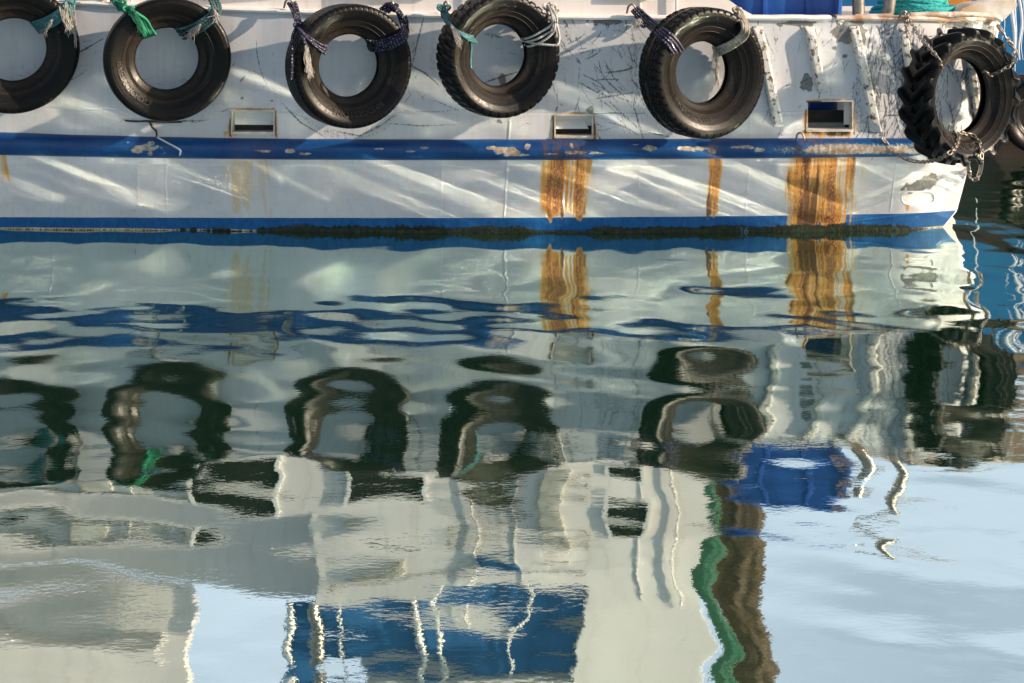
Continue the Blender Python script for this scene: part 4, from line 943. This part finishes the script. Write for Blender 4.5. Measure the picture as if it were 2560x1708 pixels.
chain("chain wrapped round the foot of the tractor tyre with a loop hanging below", ch([(2396, 332, 't', .01), (2420, 336, 't', .012), (2440, 344, 't', .014), (2452, 372, 't', .02), (2454, 400, 'o', .03), (2450, 430, 'o', .03), (2440, 448, 'o', .03), (2428, 446, 'o', .02), (2422, 425, 'o', .0), (2420, 405, 'o', -.05)]))

# =================================================================== THINGS ON DECK
# blue tub
def super_ring(a, b, n=56, e=5):
    th_ = np.linspace(0, 2 * math.pi, n, endpoint=False); c, s = np.cos(th_), np.sin(th_)
    return np.stack([a * np.sign(c) * np.abs(c) ** (2 / e), b * np.sign(s) * np.abs(s) ** (2 / e)], -1)
tc = Vector((W(1950, 0, .4).x, .46, .905)); tub = empty("plastic_tub", tc)
tag(tub, "blue plastic tub standing behind the white bulwark beside the metal posts", "tub")
rngs = [(0, .0), (.43, 0), (.47, .04), (.49, .5), (.51, 1.0), (.525, 1.28), (.56, 1.30), (.56, 1.37), (.51, 1.37), (.49, 1.28), (.45, .1), (0, .1)]
V = np.stack([np.concatenate([super_ring(max(a, .001), max(a * .74, .001)), np.full((56, 1), z)], -1) for a, z in rngs]); np_mesh("body", V, grid_faces(len(rngs), 56, close_c=True), M['bluebin'], tub)
for dx in (-.18, .18): box_obj("moulded_rib", (dx - .02, -.395, .1), (dx + .02, -.33, 1.36), M['bluebin'], tub, .006)
# teal rope coil on the foredeck
ts = TubeSet()
for i in range(9):
    rx = .36 - .018 * i + random.uniform(-.02, .02); ryy = .26; cx_ = W(2275, 0, .35).x + random.uniform(-.03, .03); z0 = 1.775 + .03 * (i // 2) + .02 * (i % 2); tl = random.uniform(-.05, .05)
    a = np.linspace(0, 2 * math.pi, 60); ts.tube(np.stack([cx_ + rx * np.cos(a), .33 + ryy * np.sin(a), z0 + .018 + tl * np.cos(a + i) + .012 * np.sin(3 * a + i)], -1), .025, seg=9, step=.008, lay=.2, pitch=.11)
tag(ts.build("rope_coil", M['r_aqua']), "aqua mooring rope coiled on the foredeck behind the rusty rail", "rope coil")
o = box_obj("painted_board", (W(2245, 0, .9).x, .85, 1.741), (W(2425, 0, .9).x, 1.1, 2.02), M['orange'], None, .01); tag(o, "orange painted board set upright behind the coiled aqua rope", "board")
# net, hanging net roll and green tarp by the cabin corner
def lumpy(name, c, rad, mat, seed, amp=.25, nu=60, nv=90):
    uu = np.linspace(.02, math.pi - .02, nu); vv = np.linspace(0, 2 * math.pi, nv, endpoint=False); U, Vv = np.meshgrid(uu, vv, indexing='ij')
    d = 1 + amp * (fbm(Vv * 2.2 + 3, U * 3, seed) - .5) * 2 + amp * .5 * (fbm(np.cos(Vv) * 6, U * 8 + np.sin(Vv) * 6, seed + 3) - .5)
    P = np.stack([c[0] + rad[0] * d * np.sin(U) * np.cos(Vv), c[1] + rad[1] * d * np.sin(U) * np.sin(Vv), c[2] + rad[2] * d * np.cos(U)], -1)
    return np_mesh(name, P, grid_faces(nu, nv, close_c=True), mat)
p = W(1775, 0, .1); tag(lumpy("fishing_net", (p.x, .12, 2.12), (.07, .12, .2), M['green'], 4), "heap of green net beside the blue tub, seen mirrored in the water", "fishing net")
def column(name, px, Y, z0, z1, rad, mat, seed, sq=.6):
    zz = np.linspace(z0, z1, 160); aa = np.linspace(0, 2 * math.pi, 48, endpoint=False); Z, A = np.meshgrid(zz, aa, indexing='ij')
    r_ = rad * (1 + .7 * (fbm(np.cos(A) * 2.5 + 5, Z * 3.2 + np.sin(A) * 2, seed, 5) - .5) + .3 * (fbm(np.cos(A) * 5, np.sin(A) * 5 + Z * .8, seed + 2) - .5)) * (1 + .08 * np.sin(Z * 5)); x0 = W(px, 0, Y).x
    return np_mesh(name, np.stack([x0 + r_ * np.cos(A) + .03 * np.sin(Z * 2), Y + sq * r_ * np.sin(A), Z], -1), grid_faces(160, 48, close_c=True), mat)
tag(column("net_roll", 1842, .75, 2.2, 4.9, .19, M['brownnet'], 8), "tall roll of brown net hanging at the cabin corner, seen mirrored in the water", "net roll")
tag(column("green_tarp", 1772, .35, 2.3, 4.9, .08, M['green'], 15, .5), "tall folded green tarp hanging between cabin and brown net roll, mirrored in the water", "tarp")

# gull standing at the bow
gl_c = W(2405, -2, .12); gull = empty("seagull", (gl_c.x, .14, 1.93), (0, 0, R(8)))
tag(gull, "white gull with grey wings standing at the bow, seen mirrored in the water", "gull")
def lathe_x(name, prof, mat, parent, flat=1.0, seg=20):
    a = np.linspace(0, 2 * math.pi, seg, endpoint=False)
    V = np.stack([np.stack([np.full(seg, x), flat * r_ * np.cos(a), z + r_ * np.sin(a)], -1) for x, z, r_ in prof]); return np_mesh(name, V, grid_faces(len(prof), seg, close_c=True), mat, parent)
lathe_x("body", [(.24, .13, .002), (.19, .14, .022), (.12, .155, .055), (.03, .17, .082), (-.06, .185, .088), (-.12, .21, .068), (-.145, .25, .044), (-.155, .28, .046), (-.17, .30, .048), (-.195, .302, .040), (-.215, .298, .02), (-.222, .296, .002)], M['gullwhite'], gull)
lathe_x("beak", [(-.213, .296, .012), (-.24, .292, .010), (-.265, .286, .006), (-.27, .281, .001)], M['beak'], gull, .6, 10)
for s in (-1, 1):
    pr = [(-.10, .20), (-.02, .235), (.10, .21), (.22, .165), (.33, .14), (.24, .14), (.10, .135), (-.04, .15)]
    bm = bmesh.new(); va = [bm.verts.new((x, s * (.082 - .12 * max(0, x)), z)) for x, z in pr]; vb = [bm.verts.new((x, s * (.097 - .12 * max(0, x)), z)) for x, z in pr]
    bm.faces.new(va); bm.faces.new(vb[::-1])
    for i in range(8): bm.faces.new((va[i], vb[i], vb[(i + 1) % 8], va[(i + 1) % 8]))
    bm_obj("wing", bm, M['gullgrey'], gull)
    ts = TubeSet(); ts.tube([(0, s * .03, .11), (.012, s * .03, .05), (0, s * .03, 0)], .006, seg=7, step=.01)
    for a in (-.5, 0, .5): ts.tube([(0, s * .03, .004), (-.04 * math.cos(a), s * .03 + .04 * math.sin(a), .004)], .004, seg=6, step=.01)
    ts.build("leg", M['gullleg'], gull)

# =================================================================== BLUE BOAT BEHIND
BY = 4.67
bb = empty("moored_boat", (9, BY, 0)); tag(bb, "blue hulled boat with a black bottom moored behind the white boat's bow", "boat")
bx = np.linspace(3.3, 15, 120); byy = BY + .012 * (bx - 9) ** 2 * .4
def bgrid(name, zs_, mat, lean=.0, parent=bb, thick=None):
    V = np.stack([np.stack([bx - 9, byy - BY - lean * z - (thick or 0), np.full_like(bx, z)], -1) for z in zs_]); return np_mesh(name, V, grid_faces(len(zs_), len(bx)), mat, parent)
bgrid("lower_hull", [-.5, 0, .4, .93], M['bgdark'], .06); bgrid("upper_hull", [.931, 1.3, 1.7, 2.18], M['bgblue'], .06)
box_obj("timber_rail", (-5.6, -.16, 2.20), (6, .02, 2.44), M['wood'], bb, .01)
box_obj("timber_rail", (-5.6, -.16, 2.62), (6, .02, 2.78), M['wood'], bb, .01)
box_obj("timber_rail", (-5.6, -.10, 2.98), (6, .06, 3.22), M['wood'], bb, .01)
for x in np.arange(-5.4, 6, 1.3): box_obj("rail_post", (x - .05, .065, 2.19), (x + .05, .15, 3.25), M['wood'], bb, .005)
box_obj("far_deck", (-5.6, .2, 1.9), (6, 4, 2.0), M['wood'], bb, .01)
for i, (px, y0, y1, r_) in enumerate([(2441, -60, 300, .012), (2508, -60, 100, .006), (2533, -60, 190, .022), (2551, -60, 150, .016), (2600, -60, 220, .02)]):
    pts = [W(px + 4 * math.sin(k * 1.3 + i), y0 + (y1 - y0) * k / 7, BY - .28 - .01 * k) for k in range(8)]
    ts = TubeSet(); ts.tube(pts, r_, seg=7, step=.02, taper=(1, 1, .8, .4))
    if r_ > .015: ts.tube([p + Vector((.03 + .01 * math.sin(j), 0, 0)) for j, p in enumerate(pts)], r_ * .6, seg=7, step=.02, taper=(1, .8, .6, .3))
    tag(ts.build("hanging_rope", M['whiterope']), "white rope hanging loose down the blue boat's side", "rope", "white ropes hanging on the blue boat")
# a dark tyre on that boat
def small_tyre(px, py, Y, Rr, r_, label):
    c = W(px, py, Y); root = empty("tyre", c); tag(root, label, "tyre")
    P = smooth_prof(tyre_profile(Rr, r_, .24), 50); a = np.linspace(0, 2 * math.pi, 96, endpoint=False)
    V = np.stack([P[:, 0][:, None] * np.cos(a), np.tile(P[:, 1][:, None], (1, 96)), P[:, 0][:, None] * np.sin(a)], -1)
    F = grid_faces(50, 96, close_c=True); tr = np.repeat(P[:-1, 0] > Rr - .03, 96)
    np_mesh("tread", V, F[tr], M['tread'], root); np_mesh("sidewall", V, F[~tr], M['side'], root)
small_tyre(2600, 290, BY - .25, .42, .22, "dark tyre hung on the blue boat's side, half cut by the right edge")
